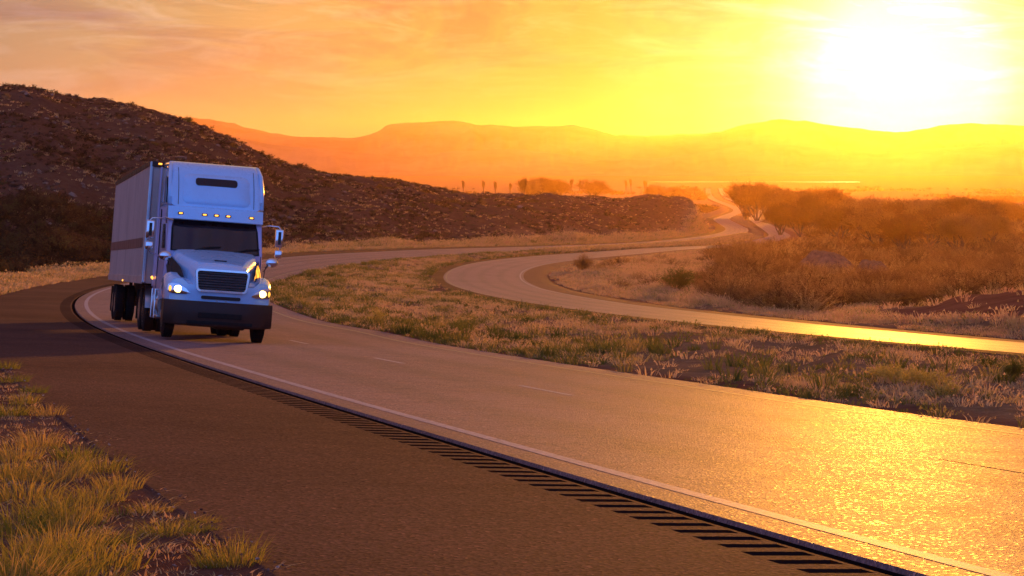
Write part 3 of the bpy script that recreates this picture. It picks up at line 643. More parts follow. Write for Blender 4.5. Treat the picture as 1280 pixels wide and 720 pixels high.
X, Y, mu_ = hill_pts(34000, 210, 1030); k = (mu_ > 10) & (fbm(X / 7. + 30, Y / 9., 3) > -.1); X, Y = X[k], Y[k]; hh = rng.uniform(.25, .6, len(X))
scatter('hillside_grass', [blade_tuft(10, 1, 1.3, .07, .9, 600 + i) for i in range(4)], P3(X, Y), hh, M_straw, np.clip(rng.normal(.75, .18, len(X)), 0, 1), sz=hh)
X, Y, mu_ = hill_pts(18000, 230, 1030); k = (mu_ > 14) & (fbm(X / 14. + 9, Y / 9., 3) > .05); X, Y = X[k], Y[k]
M_rock = mat_leaf('weathered_hill_rock', [(0, (.10, .05, .03)), (.6, (.19, .11, .07)), (1, (.30, .20, .14))], 0)
scatter('loose_rocks', [rock_proto(20 + k_) for k_ in range(5)], P3(X, Y), rng.lognormal(-1.3, .5, len(X)), M_rock)
# dense dark scrub at the foot of the big hill
X, Y, mu_ = hill_pts(9000, 150, 330, -200, 420); k = (mu_ > 17) & (rng.random(len(X)) < .8); X, Y = X[k], Y[k]; hh = rng.uniform(.6, 1.9, len(X))
scatter('foot_scrub', [brush(13, 1, .8, .02, .10, 2, 700 + i, nsub=3) for i in range(4)], P3(X, Y), hh, M_brown, rng.uniform(.2, .95, len(X)), sz=hh)

# ------------------------------------------------------------------ individual bushes
def proto_obj(name, V, Fc, mat):
    return link(name, mesh_np(name, V, Fc, tint=rng.random(len(V))), mat)
bp = [proto_obj('brush_shrub', *brush(70, 1, .75, .0055, .017, 3, 800 + i, nsub=6), M_brush) for i in range(6)]
gb = [proto_obj('green_bush', *brush(60, 1, .62, .006, .030, 6, 850 + i, nsub=6), M_gbush) for i in range(2)]
rb = proto_obj('round_bush', *brush(150, 1, .62, .006, .012, 2, 870, nsub=8, up=.95), M_brush)
put([rb], 'round_bush', at(729, 340, 100, 900), 2.3 * .85, 2.0, label='round leafless bush on the inside of the far road bend', cat='bush')
put([gb[0]], 'green_bush', at(846, 364, 90, 600), 2.2, 2.1, label='olive green leafy bush among dry grass right of the far bend', cat='bush')
put([gb[1]], 'green_bush', at(1266, 477, 24, 80), .42, .5, label='dark green bush in the median at the right side of the photo', cat='bush')
put([gb[0]], 'green_bush', at(235, 150, 300, 520) , 2.0, 1.7, label='largest bush on the crest of the big hill against the sky', cat='bush')
for px, row, h_ in [(8, 106, 1.3), (34, 108, 1.2), (112, 119, 1.0), (148, 126, 1.1), (178, 131, 1.2), (196, 140, 1.0), (254, 155, 1.2), (215, 146, .9), (290, 173, 1.1), (320, 187, 1.0), (540, 231, 1.2), (570, 236, 1.6), (604, 238, 1.8), (630, 240, 1.2), (690, 241, 1.3), (425, 215, 1.2), (472, 221, 1.4), (500, 226, 1.1), (765, 244, 1.2), (812, 243, 1.4)]:
    Yc = np.interp(px, [c_[0] for c_ in crest], [c_[2] for c_ in crest]); X = (px - HX) / F * Yc
    put(bp, 'brush_shrub', (X, Yc, float(H(X, Yc))), h_ * .9, h_, label='small dark shrub on the ridge crest, outlined against the haze', cat='shrub', group='shrubs along the ridge crest')
# the thicket right of the roads
cls = [('brush_shrub', 'brown leafless brush shrub in the near rows of the hazy thicket', 'brush shrubs in the near thicket', 135, 105, 240, (1.2, 2.5), 760, 1330),
       ('brush_shrub', 'hazy orange-brown shrub deep in the middle of the thicket', 'brush shrubs in the middle of the thicket', 110, 250, 560, (1.8, 4.2), 880, 1330)]
for nm, lab, grp, cnt, ya, yb, (h0, h1), pa, pb in cls:
    c_ = 0; tries = 0
    while c_ < cnt and tries < 6000:
        tries += 1
        px = random.uniform(pa, pb); Yc = math.exp(random.uniform(math.log(ya), math.log(yb))); X = (px - HX) / F * Yc
        u_, _ = nearest(opp, np.array([X]), np.array([Yc])); u_ = u_[0]
        um, _ = nearest(main, np.array([X]), np.array([Yc])); 
        if u_ > -17 or (um[0] > -14): continue
        if ya < 200 and px < 1000 and Yc < 135: continue
        if ya < 200 and px < 860 and random.random() < .7: continue
        if 960 < px < 1130 and 330 < Yc < 425: continue
        if px > 1040 and Yc < 185: continue
        h_ = random.uniform(h0, h1)
        if px < 900: h_ *= .55
        put(bp, nm, (X, Yc, float(H(X, Yc))), h_ * random.uniform(.95, 1.35), h_, label=lab, cat='shrub', group=grp, sink=.1); c_ += 1
# undergrowth of the thicket, nobody could count it
px = rng.uniform(740, 1350, 60000); Y = np.exp(rng.uniform(math.log(100), math.log(1700), 60000)); X = (px - HX) / F * Y
ou_, _ = nearest(opp, X, Y); um_, _ = nearest(main, X, Y); k = (ou_ < -15) & (um_ < -12) & (fbm(X / 10., Y / 16., 3) > -.35 + .5 * (px < 900)) & ~((px > 1020) & (Y < 180))
k &= rng.random(len(X)) < .10 + .13 * (Y > 480)
X, Y = X[k], Y[k]; hh = rng.uniform(.7, 1.9, len(X)) * (1 + np.minimum(Y, 1300) / 600); hh *= np.where(HX + F * X / Y < 900, .55, 1); print('undergrowth', len(X))
scatter('undergrowth', [brush(22, 1, .85, .011, .035, 2, 900 + i, nsub=3) for i in range(5)], P3(X, Y), hh, M_under, rng.random(len(X)), sz=hh)

# ------------------------------------------------------------------ trees: trunk with limbs + twig crown
def tree_meshes(seed, h=1.0, spread=.38, form='round', depth=5):
    r = np.random.default_rng(seed); TV, TF, CV, CF = [], [], [], []
    def tube(p, q, a, b, V, Fc, k=5):
        d = q - p; d = d / (np.linalg.norm(d) + 1e-9); s1 = np.cross(d, [.3, .9, .2]); s1 /= np.linalg.norm(s1); s2 = np.cross(d, s1); o = len(V)
        for c_, rr in ((p, a), (q, b)):
            for j in range(k):
                t_ = 2 * math.pi * j / k; V.append(c_ + (s1 * math.cos(t_) + s2 * math.sin(t_)) * rr)
        for j in range(k):
            n2_ = (j + 1) % k; Fc.append((o + j, o + n2_, o + k + n2_)); Fc.append((o + j, o + k + n2_, o + k + j))
    def grow(p, d, L, rad, lvl):
        q = p
        for sgm in range(2):
            d = d + r.normal(size=3) * .12; d[2] += .05; d /= np.linalg.norm(d); nq = q + d * L / 2
            if lvl <= 2: tube(q, nq, rad * (1 - .18 * sgm), rad * (.82 - .2 * sgm), TV, TF)
            else: tube(q, nq, max(rad, .0022) * (1 - .18 * sgm), max(rad * .7, .0016), CV, CF, 3)
            q = nq
            if lvl >= 1 and lvl < depth and sgm == 0: branch(q, d, L, rad, lvl, 1)
        if lvl < depth: branch(q, d, L, rad, lvl, 3 if lvl < 3 else 3)
        else:
            for j in range(3):
                e = q + (d * .6 + r.normal(size=3) * .6) * .05 * h; tube(q, e, .0013, .0008, CV, CF, 3)
                s1 = r.normal(size=3) * .0045 * h; s2 = r.normal(size=3) * .0045 * h; o = len(CV); CV.extend([e - s1, e + s2, e + s1]); CF.append((o, o + 1, o + 2))
    def branch(q, d, L, rad, lvl, n_):
        for j in range(n_):
            sp = (.42 if form == 'round' else .22) * (1 if lvl else 1.1)
            nd = d + r.normal(size=3) * sp; 
            nd[2] += .6 if form != 'round' else .30
            nd /= np.linalg.norm(nd); nd[2] = max(nd[2], .05)
            grow(q, nd, L * r.uniform(.62, .82), rad * .6, lvl + 1)
    if form == 'round':
        for j in range(5):
            a_ = 2 * math.pi * (j + r.random()) / 5; t_ = r.uniform(.1, .55)
            grow(np.zeros(3), np.array([math.cos(a_) * t_, math.sin(a_) * t_, 1.]), h * .17, .012 * h, 1)
    else: grow(np.zeros(3), np.array([0, 0, 1.]), h * .26, .022 * h, 0)
    TV, CV = np.array(TV), np.array(CV); mz = max(CV[:, 2].max(), .1); TV /= mz; CV /= mz
    if form != 'round': TV[:, :2] *= .55; CV[:, :2] *= .55
    return TV, np.array(TF), CV, np.array(CF)
M_bark, g = new_mat('grey_brown_bark'); co = objco(g); finish(g, principled(g, ramp(g, noise(g, co, 20, 4), [(.3, (.07, .045, .03)), (.7, (.15, .10, .07))]), .9, 0, .2))
M_crown = mat_leaf('bare_twigs_with_few_leaves', TH, .5, rnd=True)
def tree_proto(name, seed, form):
    TV, TF, CV, CF = tree_meshes(seed, form=form, depth=5)
    r_ = empty(name); link('trunk', mesh_np('trunk', TV, TF, smooth=True), M_bark, r_); link('crown', mesh_np('crown', CV, CF, tint=rng.random(len(CV))), M_crown, r_); return r_
tr = [tree_proto('bare_tree', 40 + i, 'round') for i in range(4)]
po = [tree_proto('poplar_tree', 60 + i, 'column') for i in range(2)]
def tree_at(pr, nm, px, base, top, Y, lab, grp=None, wide=1.0, cat='tree'):
    X = (px - HX) / F * Y; z = float(H(X, Y)); h_ = (HY - F * z / Y - top) / F * Y
    return put(pr, nm, (X, Y, z), h_ * wide, h_, label=lab, cat=cat, group=grp, sink=.1)
TBX = []
for px, top, Y, wd in [(932, 224, 1500, 1.0), (946, 222, 1450, 1.1), (958, 226, 1550, 1.0), (973, 232, 1300, 1.1), (990, 231, 1250, 1.1), (1008, 234, 1300, 1.2), (1030, 229, 1150, 1.3), (1046, 234, 1200, 1.1), (1015, 240, 1000, 1.1),
                       (1070, 243, 900, 1.2), (1092, 240, 850, 1.3), (1112, 243, 880, 1.3), (1135, 244, 820, 1.3), (1155, 241, 800, 1.3), (1176, 243, 850, 1.2), (1194, 240, 780, 1.2), (1212, 240, 760, 1.2), (1222, 246, 700, 1.0), (1165, 254, 650, 1.3), (1100, 256, 680, 1.3), (1050, 252, 750, 1.3), (1000, 254, 850, 1.3), (975, 250, 900, 1.2), (1130, 262, 600, 1.3), (1200, 262, 560, 1.3), (1240, 262, 620, 1.4), (1268, 254, 1100, 1.4), (1252, 246, 1400, 1.3), (1290, 250, 1300, 1.4)]:
    TBX.append((px, Y))
    tree_at(tr, 'bare_tree', px, 0, top, Y, 'hazy bare-branched tree rising from the thicket toward the sunlit plain', 'hazy bare trees above the thicket', wd)
tree_at(po, 'poplar_tree', 656, 0, 219, 2100, 'tallest slim poplar standing on the plain beyond the mesa', None, 1.1)
for px, top, Y in [(580, 223, 3400), (604, 223, 3500), (620, 224, 3100), (636, 227, 3000), (714, 222, 3600), (723, 223, 3600), (783, 223, 3800), (790, 222, 3800), (806, 224, 3500)]:
    tree_at(po, 'poplar_tree', px, 0, top, Y, 'slim distant poplar in the haze of the plain', 'slim poplars on the distant plain', .95)
TB = [(932, 1500), (946, 1450), (958, 1550), (973, 1300), (990, 1250), (1008, 1300), (1030, 1150), (1046, 1200), (1015, 1000), (1268, 1100), (1252, 1400), (842, 3100), (864, 3200), (1100, 1500), (1180, 1600)]
for px, top, Y in [(676, 219, 3300), (690, 222, 3200), (698, 222, 3200), (664, 223, 3000), (745, 222, 3000), (820, 229, 3000), (842, 231, 3100), (864, 232, 3200)]:
    tree_at(tr, 'bare_tree', px, 0, top, Y, 'rounded distant tree fading into the plain behind the mesa', 'rounded trees on the distant plain', 1.5)
q_ = np.repeat(np.array(TB + TBX, float), 70, 0); q_[:, 0] += rng.normal(0, 11, len(q_)); q_[:, 1] += rng.normal(0, 25, len(q_)); X = (q_[:, 0] - HX) / F * q_[:, 1]; Y = q_[:, 1]
ou_, _ = nearest(opp, X, Y); um_, _ = nearest(main, X, Y); k = outside(um_, ou_, 5) & ~((um_ < 0) & (ou_ > 0)); X, Y = X[k], Y[k]; hh = rng.uniform(.0018, .0050, len(X)) * Y
scatter('undergrowth', [brush(22, 1, .85, .011, .035, 2, 920 + i, nsub=3) for i in range(3)], P3(X, Y), hh, M_under, rng.random(len(X)), sz=hh)
# far tree belts that read as one mass
px = rng.uniform(540, 1400, 9000); Y = np.exp(rng.uniform(math.log(1500), math.log(5200), 9000)); X = (px - HX) / F * Y
k = (fbm(X / 160., Y / 420., 3) > .12); X, Y = X[k], Y[k]; um_, _ = nearest(main, X, Y); ou_, _ = nearest(opp, X, Y); k = outside(um_, ou_, 12) & ~((um_ < 0) & (ou_ > 0)); X, Y = X[k], Y[k]
hh = rng.uniform(2.5, 7, len(X)); scatter('distant_wood', sB, P3(X, Y), hh * 1.2, M_brown, None, sz=hh)

# earth mounds with sunlit tops in the thicket
def mound(px, row, wpx, Y, h_, seed, label):
    X = (px - HX) / F * Y; z = float(H(X, Y)); wd = wpx / F * Y
    n_ = 60; a = np.linspace(-1, 1, n_); gx, gy = np.meshgrid(a, a); rr = np.sqrt(gx ** 2 + gy ** 2)
    hz = np.clip(1 - rr ** 2.4, -.3, 1) * (1 + .25 * fbm(gx * 2 + seed, gy * 2, 4)) + .10 * fbm(gx * 5 + seed, gy * 5, 4)
    V = np.stack([gx * wd / 2, gy * wd * .5, hz * h_ - .3], -1).reshape(-1, 3); i = np.arange(n_ * n_).reshape(n_, n_)
    Fc = np.stack([i[:-1, :-1].ravel(), i[:-1, 1:].ravel(), i[1:, 1:].ravel(), i[1:, :-1].ravel()], 1)
    mm, g_ = new_mat('pale_crumbling_earth'); co_ = objco(g_); nn_ = noise(g_, co_, 1.2, 6, .7)
    finish(g_, principled(g_, ramp(g_, nn_, [(.35, (.09, .05, .03)), (.65, (.22, .14, .08))]), .9, 0, .2, 0, bump(g_, nn_, .8, .3)))
    o = link('earth_mound', mesh_np('earth_mound', V, Fc, smooth=True), mm); o.location = (X, Y, z); tag(o, label, 'mound'); return o
mound(1032, 305, 88, 400, 4.6, 1, 'long pale-topped earth mound in the thicket, the one farther from the sun side')
mound(1090, 305, 58, 375, 3.6, 5, 'shorter rounded earth mound beside the long one in the thicket')

# ------------------------------------------------------------------ the articulated truck
def mk(name, bm, mat, parent, smooth=False, auto=None):
    me = bpy.data.meshes.new(name); bmesh.ops.recalc_face_normals(bm, faces=bm.faces)
    for f in bm.faces: f.smooth = smooth
    if auto:
        for e in bm.edges:
            if len(e.link_faces) == 2 and e.calc_face_angle(0) > R(auto): e.smooth = False
    bm.to_mesh(me); bm.free(); return link(name, me, mat, parent)
def B_box(bm, c, s, bev=0.0, seg=2, rot=None):
    r = bmesh.ops.create_cube(bm, size=1.0); vs = r['verts']
    for v in vs: v.co = Vector((v.co.x * s[0], v.co.y * s[1], v.co.z * s[2]))
    if bev > 0:
        es = list({e for v in vs for e in v.link_edges})
        r2 = bmesh.ops.bevel(bm, geom=es, offset=bev, segments=seg, affect='EDGES', profile=.5)
        vs = list({v for f in r2['faces'] for v in f.verts} | {v for v in vs if v.is_valid})
        # everything linked
        st = list(vs); seen = set(vs)
        while st:
            v = st.pop()
            for e in v.link_edges:
                o = e.other_vert(v)
                if o not in seen: seen.add(o); st.append(o)
        vs = list(seen)
    Mx = Matrix.Translation(Vector(c)) @ (rot.to_4x4() if rot else Matrix.Identity(4))
    for v in vs: v.co = Mx @ v.co
def B_tube(bm, pts, r, k=8, cap=True):
    pts = [Vector(p) for p in pts]; rings = []
    for i, p in enumerate(pts):
        d = (pts[min(i + 1, len(pts) - 1)] - pts[max(i - 1, 0)]).normalized()
        a = d.cross(Vector((.13, .3, .94))); a = a.normalized() if a.length > .05 else d.orthogonal().normalized(); b = d.cross(a)
        rings.append([bm.verts.new(p + (a * math.cos(t) + b * math.sin(t)) * r) for t in [2 * math.pi * j / k for j in range(k)]])
    for i in range(len(rings) - 1):
        for j in range(k): bm.faces.new((rings[i][j], rings[i][(j + 1) % k], rings[i + 1][(j + 1) % k], rings[i + 1][j]))
    if cap: bm.faces.new(rings[0]); bm.faces.new(rings[-1][::-1])
def B_lathe_x(bm, prof, c, k=36, sgn=1):
    """profile of (x, radius) turned about the x axis through c"""
    rings = []
    for x, r in prof:
        rings.append([bm.verts.new((c[0] + sgn * x, c[1] + r * math.cos(t), c[2] + r * math.sin(t))) for t in [2 * math.pi * j / k for j in range(k)]])
    for i in range(len(rings) - 1):
        for j in range(k): bm.faces.new((rings[i][j], rings[i][(j + 1) % k], rings[i + 1][(j + 1) % k], rings[i + 1][j]))
    for q in (rings[0], rings[-1]):
        try: bm.faces.new(q)
        except ValueError: pass
def B_prism_x(bm, prof, x0, x1, bev=0.0, seg=3, taper=None):
    a = [bm.verts.new((x0 if not taper else x0 * taper(z), y, z)) for y, z in prof]; b = [bm.verts.new((x1 if not taper else x1 * taper(z), y, z)) for y, z in prof]
    n_ = len(prof); fs = [bm.faces.new(a), bm.faces.new(b[::-1])]
    for i in range(n_): fs.append(bm.faces.new((a[i], a[(i + 1) % n_], b[(i + 1) % n_], b[i])))
    if bev:
        es = [e for e in bm.edges if any(v in a for v in e.verts) != any(v in b for v in e.verts) or True]
        side = [e for e in bm.edges if (e.verts[0] in a and e.verts[1] in a) or (e.verts[0] in b and e.verts[1] in b)]
        bmesh.ops.bevel(bm, geom=side, offset=bev, segments=seg, affect='EDGES', profile=.5, clamp_overlap=True)
nb = bmesh.new
P_blue = mat_paint('pale_blue_truck_paint', (.46, .72, .97), .26, 0, 1.0, .10)
P_side = mat_paint('mauve_lit_side_paint', (.58, .47, .66), .38, 0, .5, .15)  # mauve cast of the light on the cab sides put into the paint
P_box = mat_paint('dusty_white_box_paint', (.62, .43, .35), .45, 0, .1, .25, scale=1.2)
P_bump = mat_paint('dark_bumper_plastic', (.045, .022, .015), .42, .0, .06, .3, (.10, .05, .03), spec=.2)
P_black = mat_paint('black_rubber', (.015, .013, .012), .85, 0, 0, .4, (.06, .04, .03), spec=.2)
P_dark = mat_paint('dark_chassis_metal', (.03, .024, .022), .6, .3, 0, .4)
P_chr = mat_paint('chrome', (.85, .83, .83), .10, 1.0, 0, .05)
P_alu = mat_paint('brushed_aluminium', (.55, .53, .53), .34, 1.0, 0, .2)
P_glass = mat_paint('dark_interior_glass', (.016, .009, .011), .06, 0, .5, .0, spec=.5)  # opaque panes; darkness of the unlit cab put into the colour
P_stripe = mat_paint('brown_red_reflective_stripe', (.20, .075, .06), .5, 0, 0, .3)
P_lens = mat_emit('lit_headlamp_lens', (1.0, .70, .15), 6, (.9, .9, .85)); P_amb = mat_emit('lit_amber_lens', (1.0, .38, .04), 3.0, (.8, .3, .04)); P_turn = mat_emit('amber_turn_lens', (1, .45, .05), 1.6, (.8, .35, .05))

s_t = float(np.interp(56.2, main['Y'][:800], main['s'][:800])); u_t = -1.63
p0_ = road_pt(main, np.array([s_t]), np.array([u_t]))[0]; p1_ = road_pt(main, np.array([s_t + 18.]), np.array([u_t]))[0]
hd = R(-13.4); sl_ = (p1_[2] - p0_[2]) / 18.0; bk = float(np.interp(s_t + 4, main['s'], main['B']))
ty = Vector((math.sin(hd), math.cos(hd), sl_)).normalized(); tx = Vector((math.cos(hd), -math.sin(hd), -bk - .022)); tx = (tx - ty * tx.dot(ty)).normalized(); tz = tx.cross(ty); tx, ty, tz = tx * 1.035, ty * 1.035, tz * 1.058
T = empty('semi_truck'); T.matrix_world = Matrix(((tx.x, ty.x, tz.x, p0_[0]), (tx.y, ty.y, tz.y, p0_[1]), (tx.z, ty.z, tz.z, p0_[2] + .03), (0, 0, 0, 1)))
tag(T, 'pale blue semi truck with lit headlights hauling a long white box trailer up the curve', 'truck')

# hood with fenders: rings of half-section (x, z) swept back along y
def hood_ring(y):
    q = y / 1.9; e = 1 - .16 * math.exp(-(y / .12) ** 1.4)          # rounded leading edge
    hw = .60 + .40 * sst(q) ; ht = 1.62 + .40 * q ** .9               # hood half width, top
    fo = 1.20 + .03 * sst(y / .6); ft = 1.36 + .12 * math.exp(-((y - .85) / .55) ** 2) - .25 * sst((y - 1.5) / .5)
    d = y - 1.28; zb = .80
    if abs(d) < .66: zb = max(.80, .52 + math.sqrt(.66 ** 2 - d * d))
    vz = ft - .16 + .1 * q
    r_ = [(fo - .02, zb), (fo + .01, min(zb + .1, ft - .14)), (fo, ft - .12), (fo - .05, ft - .04), (fo - .14, ft), (fo - .28, ft - .005), (max(hw + .14, fo - .40) if q < .5 else hw + .06, vz + .03), (hw + .04, vz + .02),
          (hw + .01, vz + .14), (hw - .01, ht - .12), (hw - .05, ht - .04), (hw - .14, ht - .005), (hw * .5, ht + .02), (0, ht + .03)]
    zc = 1.2
    return [(x * (1 - (1 - e) * .35), zc + (z - zc) * e) for x, z in r_]
ys = [0, .03, .08, .15, .25, .38, .52, .66, .8, .95, 1.1, 1.28, 1.45, 1.6, 1.75, 1.9, 2.02]
bm = nb(); rings = []
for y in ys:
    h_ = hood_ring(y); full = [(-x, z) for x, z in h_] + [(x, z) for x, z in h_[-2::-1]]
    rings.append([bm.verts.new((x, y + .42 * (abs(x) / 1.25) ** 2.6 * (1 - .85 * sst(y / 1.9)), z)) for x, z in full])
for i in range(len(rings) - 1):
    for j in range(len(rings[0]) - 1): bm.faces.new((rings[i][j], rings[i][j + 1], rings[i + 1][j + 1], rings[i + 1][j]))
# front face: grid from the section down to the bumper line
fr = rings[0]; low = [bm.verts.new((v.co.x * .995, .02 + .42 * (abs(v.co.x) / 1.25) ** 2.6, .84)) for v in fr]
midr = [bm.verts.new((v.co.x, v.co.y - .035 + .03 * (abs(v.co.x) / 1.25), (v.co.z + .84) / 2)) for v in fr]
for A_, B_ in ((fr, midr), (midr, low)):
    for j in range(len(fr) - 1): bm.faces.new((A_[j], B_[j], B_[j + 1], A_[j + 1]))
hood = mk('hood', bm, P_blue, T, True, 40)
bm = nb(); B_box(bm, (0, .62, 1.79), (.28, .18, .03), .012); mk('hood_vent', bm, P_dark, hood)
for sx in (-1, 1):      # flat dark sheet standing in for the shade between hood flank and fender
    bm = nb()
    pts = [(sx * .80, .55, 1.38), (sx * 1.08, 1.55, 1.30), (sx * 1.10, 1.95, 1.62), (sx * 1.03, 1.92, 1.86), (sx * .86, .95, 1.60)]
    pts = [(x + sx * .015, y, z) for x, y, z in pts]; bm.faces.new([bm.verts.new(p) for p in pts]); mk('recess_shade', bm, P_dark, hood)
# grille
bm = nb(); gw = .60; 
def rrect(w_, h_, r_, n_=5):
    P = []
    for cx, cz_, a0 in ((w_ - r_, h_ - r_, 0), (-w_ + r_, h_ - r_, 90), (-w_ + r_, -h_ + r_, 180), (w_ - r_, -h_ + r_, 270)):
        for j in range(n_): t = R(a0 + 90 * j / (n_ - 1)); P.append((cx + r_ * math.cos(t), cz_ + r_ * math.sin(t)))
    return P
def frame(bm, cx, cy, cz_, w_, h_, r_, t_, d_, tap=0.0, yf=lambda x: 0):
    O = rrect(w_, h_, r_); I = rrect(w_ - t_, h_ - t_, max(r_ - t_ * .6, .01)); n_ = len(O)
    def mp(p, y): return (cx + p[0] * (1 + tap * p[1] / h_), cy + y + yf(p[0]), cz_ + p[1])
    a = [bm.verts.new(mp(p, 0)) for p in O]; b = [bm.verts.new(mp(p, -d_)) for p in O]; c_ = [bm.verts.new(mp(p, -d_)) for p in I]; e_ = [bm.verts.new(mp(p, 0)) for p in I]
    for A_, B_ in ((a, b), (b, c_), (c_, e_)):
        for j in range(n_): bm.faces.new((A_[j], A_[(j + 1) % n_], B_[(j + 1) % n_], B_[j]))
    return e_
frame(bm, 0, .01, 1.335, gw, .255, .09, .045, .11, .05, lambda x: .03 * x * x); gr_ = mk('grille', bm, P_chr, T, False)
bm = nb(); e_ = [bm.verts.new((p[0] * (1 + .05 * p[1] / .25), -.052, 1.335 + p[1])) for p in rrect(gw - .04, .22, .06)]; bm.faces.new(e_); mk('grille_mesh', bm, P_dark, gr_)
bm = nb()
for i in range(7):
    z = 1.16 + i * .058
    n_ = 9; A_ = []
    for j in range(n_):
        x = (-1 + 2 * j / (n_ - 1)) * (gw - .05) * (1 + .05 * (z - 1.335) / .25); y = -.066 + .03 * x * x
        A_.append([bm.verts.new((x, y, z - .011)), bm.verts.new((x, y - .018, z)), bm.verts.new((x, y, z + .011))])
    for j in range(n_ - 1):
        for k in range(2): bm.faces.new((A_[j][k], A_[j + 1][k], A_[j + 1][k + 1], A_[j][k + 1]))
mk('grille_slats', bm, P_alu, gr_)
bm = nb(); e_ = [bm.verts.new((p[0], -.042 + .14 * p[0] ** 2, .955 + p[1])) for p in rrect(.45, .038, .03)]; bm.faces.new(e_); mk('air_slot', bm, P_dark, T)
# bumper
bm = nb(); prof = [(.30, -.02), (.34, -.07), (.55, -.10), (.80, -.10), (.865, -.06), (.865, .10)]; n_ = 31; A_ = []
for j in range(n_):
    q = -1 + 2 * j / (n_ - 1); x = q * 1.25; sw = .46 * abs(q) ** 3.2; dn = .04 * abs(q) ** 4
    A_.append([bm.verts.new((x, y + sw, z + dn * (1 if z < .5 else 0))) for z, y in prof])
for j in range(n_ - 1):
    for k in range(len(prof) - 1): bm.faces.new((A_[j][k], A_[j + 1][k], A_[j + 1][k + 1], A_[j][k + 1]))
for sx, A1 in ((-1, A_[0]), (1, A_[-1])):
    B1 = [bm.verts.new((v.co.x, .86, v.co.z)) for v in A1]
    for k in range(len(prof) - 1): bm.faces.new((A1[k], A1[k + 1], B1[k + 1], B1[k]))
bmp = mk('bumper', bm, P_bump, T, True, 35)
bm = nb(); B_box(bm, (0, -.10, .56), (1.0, .03, .12), .01); B_box(bm, (0, -.085, .40), (1.5, .02, .07), .01); mk('bumper_inset', bm, P_black, bmp)
bm = nb(); B_box(bm, (-.09, -.04, .885), (.05, .03, .02)); B_box(bm, (.12, -.04, .885), (.05, .03, .02)); mk('tow_hook', bm, P_alu, bmp)
# headlights
for sx in (-1, 1):
    def hl(x, z, off): return (sx * x, .42 * (x / 1.25) ** 2.6 - .015 + off, z)
    bm = nb(); out = [(1.19, 1.20), (1.10, 1.235), (.95, 1.215), (.80, 1.13), (.70, 1.035), (.80, 1.005), (1.0, 1.0), (1.14, 1.01), (1.20, 1.06)]
    c_ = bm.verts.new(hl(.98, 1.11, -.055)); vs = [bm.verts.new(hl(x, z, -.02)) for x, z in out]; bs = [bm.verts.new(hl(x, z, .05)) for x, z in out]
    for j in range(len(vs)): k = (j + 1) % len(vs); bm.faces.new((c_, vs[j], vs[k])); bm.faces.new((vs[j], bs[j], bs[k], vs[k]))
    h = mk('headlight', bm, P_chr, T, True, 40)
    bm = nb(); r_ = bmesh.ops.create_uvsphere(bm, u_segments=20, v_segments=12, radius=.085)
    for v in bm.verts: v.co = Vector((v.co.x * 1.1 + sx * .965, v.co.y * .5 + .42 * (.965 / 1.25) ** 2.6 - .06, v.co.z * .95 + 1.105))
    mk('lamp', bm, P_lens, h, True)
    bm = nb(); r_ = bmesh.ops.create_uvsphere(bm, u_segments=14, v_segments=8, radius=.05)
    for v in bm.verts: v.co = Vector((v.co.x * .9 + sx * 1.125, v.co.y * .8 + .42 * (1.125 / 1.25) ** 2.6 - .02, v.co.z * 1.4 + 1.11))
    mk('turn_signal', bm, P_turn, h, True)
# cab and sleeper
tp = lambda z: 1 - .035 * sst((z - 1.4) / 1.4)
bm = nb(); B_prism_x(bm, [(1.98, .95), (1.90, 1.96), (2.42, 2.74), (2.42, 3.02), (4.95, 3.05), (4.95, .80), (2.6, .80)], -1.145, 1.145, .07, 3, tp)
cab = mk('cab', bm, P_side, T, True, 35)
# windshield: curved, two millimetre proud seal and glass
def wsh(q, v, off=0.0):
    hw = 1.02 - .03 * v; x = q * hw; y = 1.90 + .52 * v - .10 * (1 - q * q) - off * .83; z = 1.98 + .735 * v + off * .55; return (x, y, z)
for nm, off, mat_, mg in (('windshield_seal', .012, P_black, 1.03), ('windshield', .022, P_glass, .985)):
    bm = nb(); G_ = [[bm.verts.new(wsh(-mg + 2 * mg * i / 16, .5 + (j / 6 - .5) * mg, off)) for i in range(17)] for j in range(7)]
    for j in range(6):
        for i in range(16): bm.faces.new((G_[j][i], G_[j][i + 1], G_[j + 1][i + 1], G_[j + 1][i]))
    o = mk(nm, bm, mat_, T if nm == 'windshield' else cab, True)
    if nm == 'windshield': ws = o
for sx in (-.5, .42):
    bm = nb(); B_tube(bm, [wsh(sx, 0.0, .05), wsh(sx + .32, .12, .05), wsh(sx + .62, .16, .045)], .012, 6); mk('wiper', bm, P_black, ws)
# pale pillars each side of the glass
bm = nb()
for sx in (-1, 1): B_tube(bm, [(sx * 1.075, 2.0, 1.98), (sx * 1.05, 2.46, 2.72)], .045, 8)
mk('windshield_pillar', bm, P_blue, cab, True)
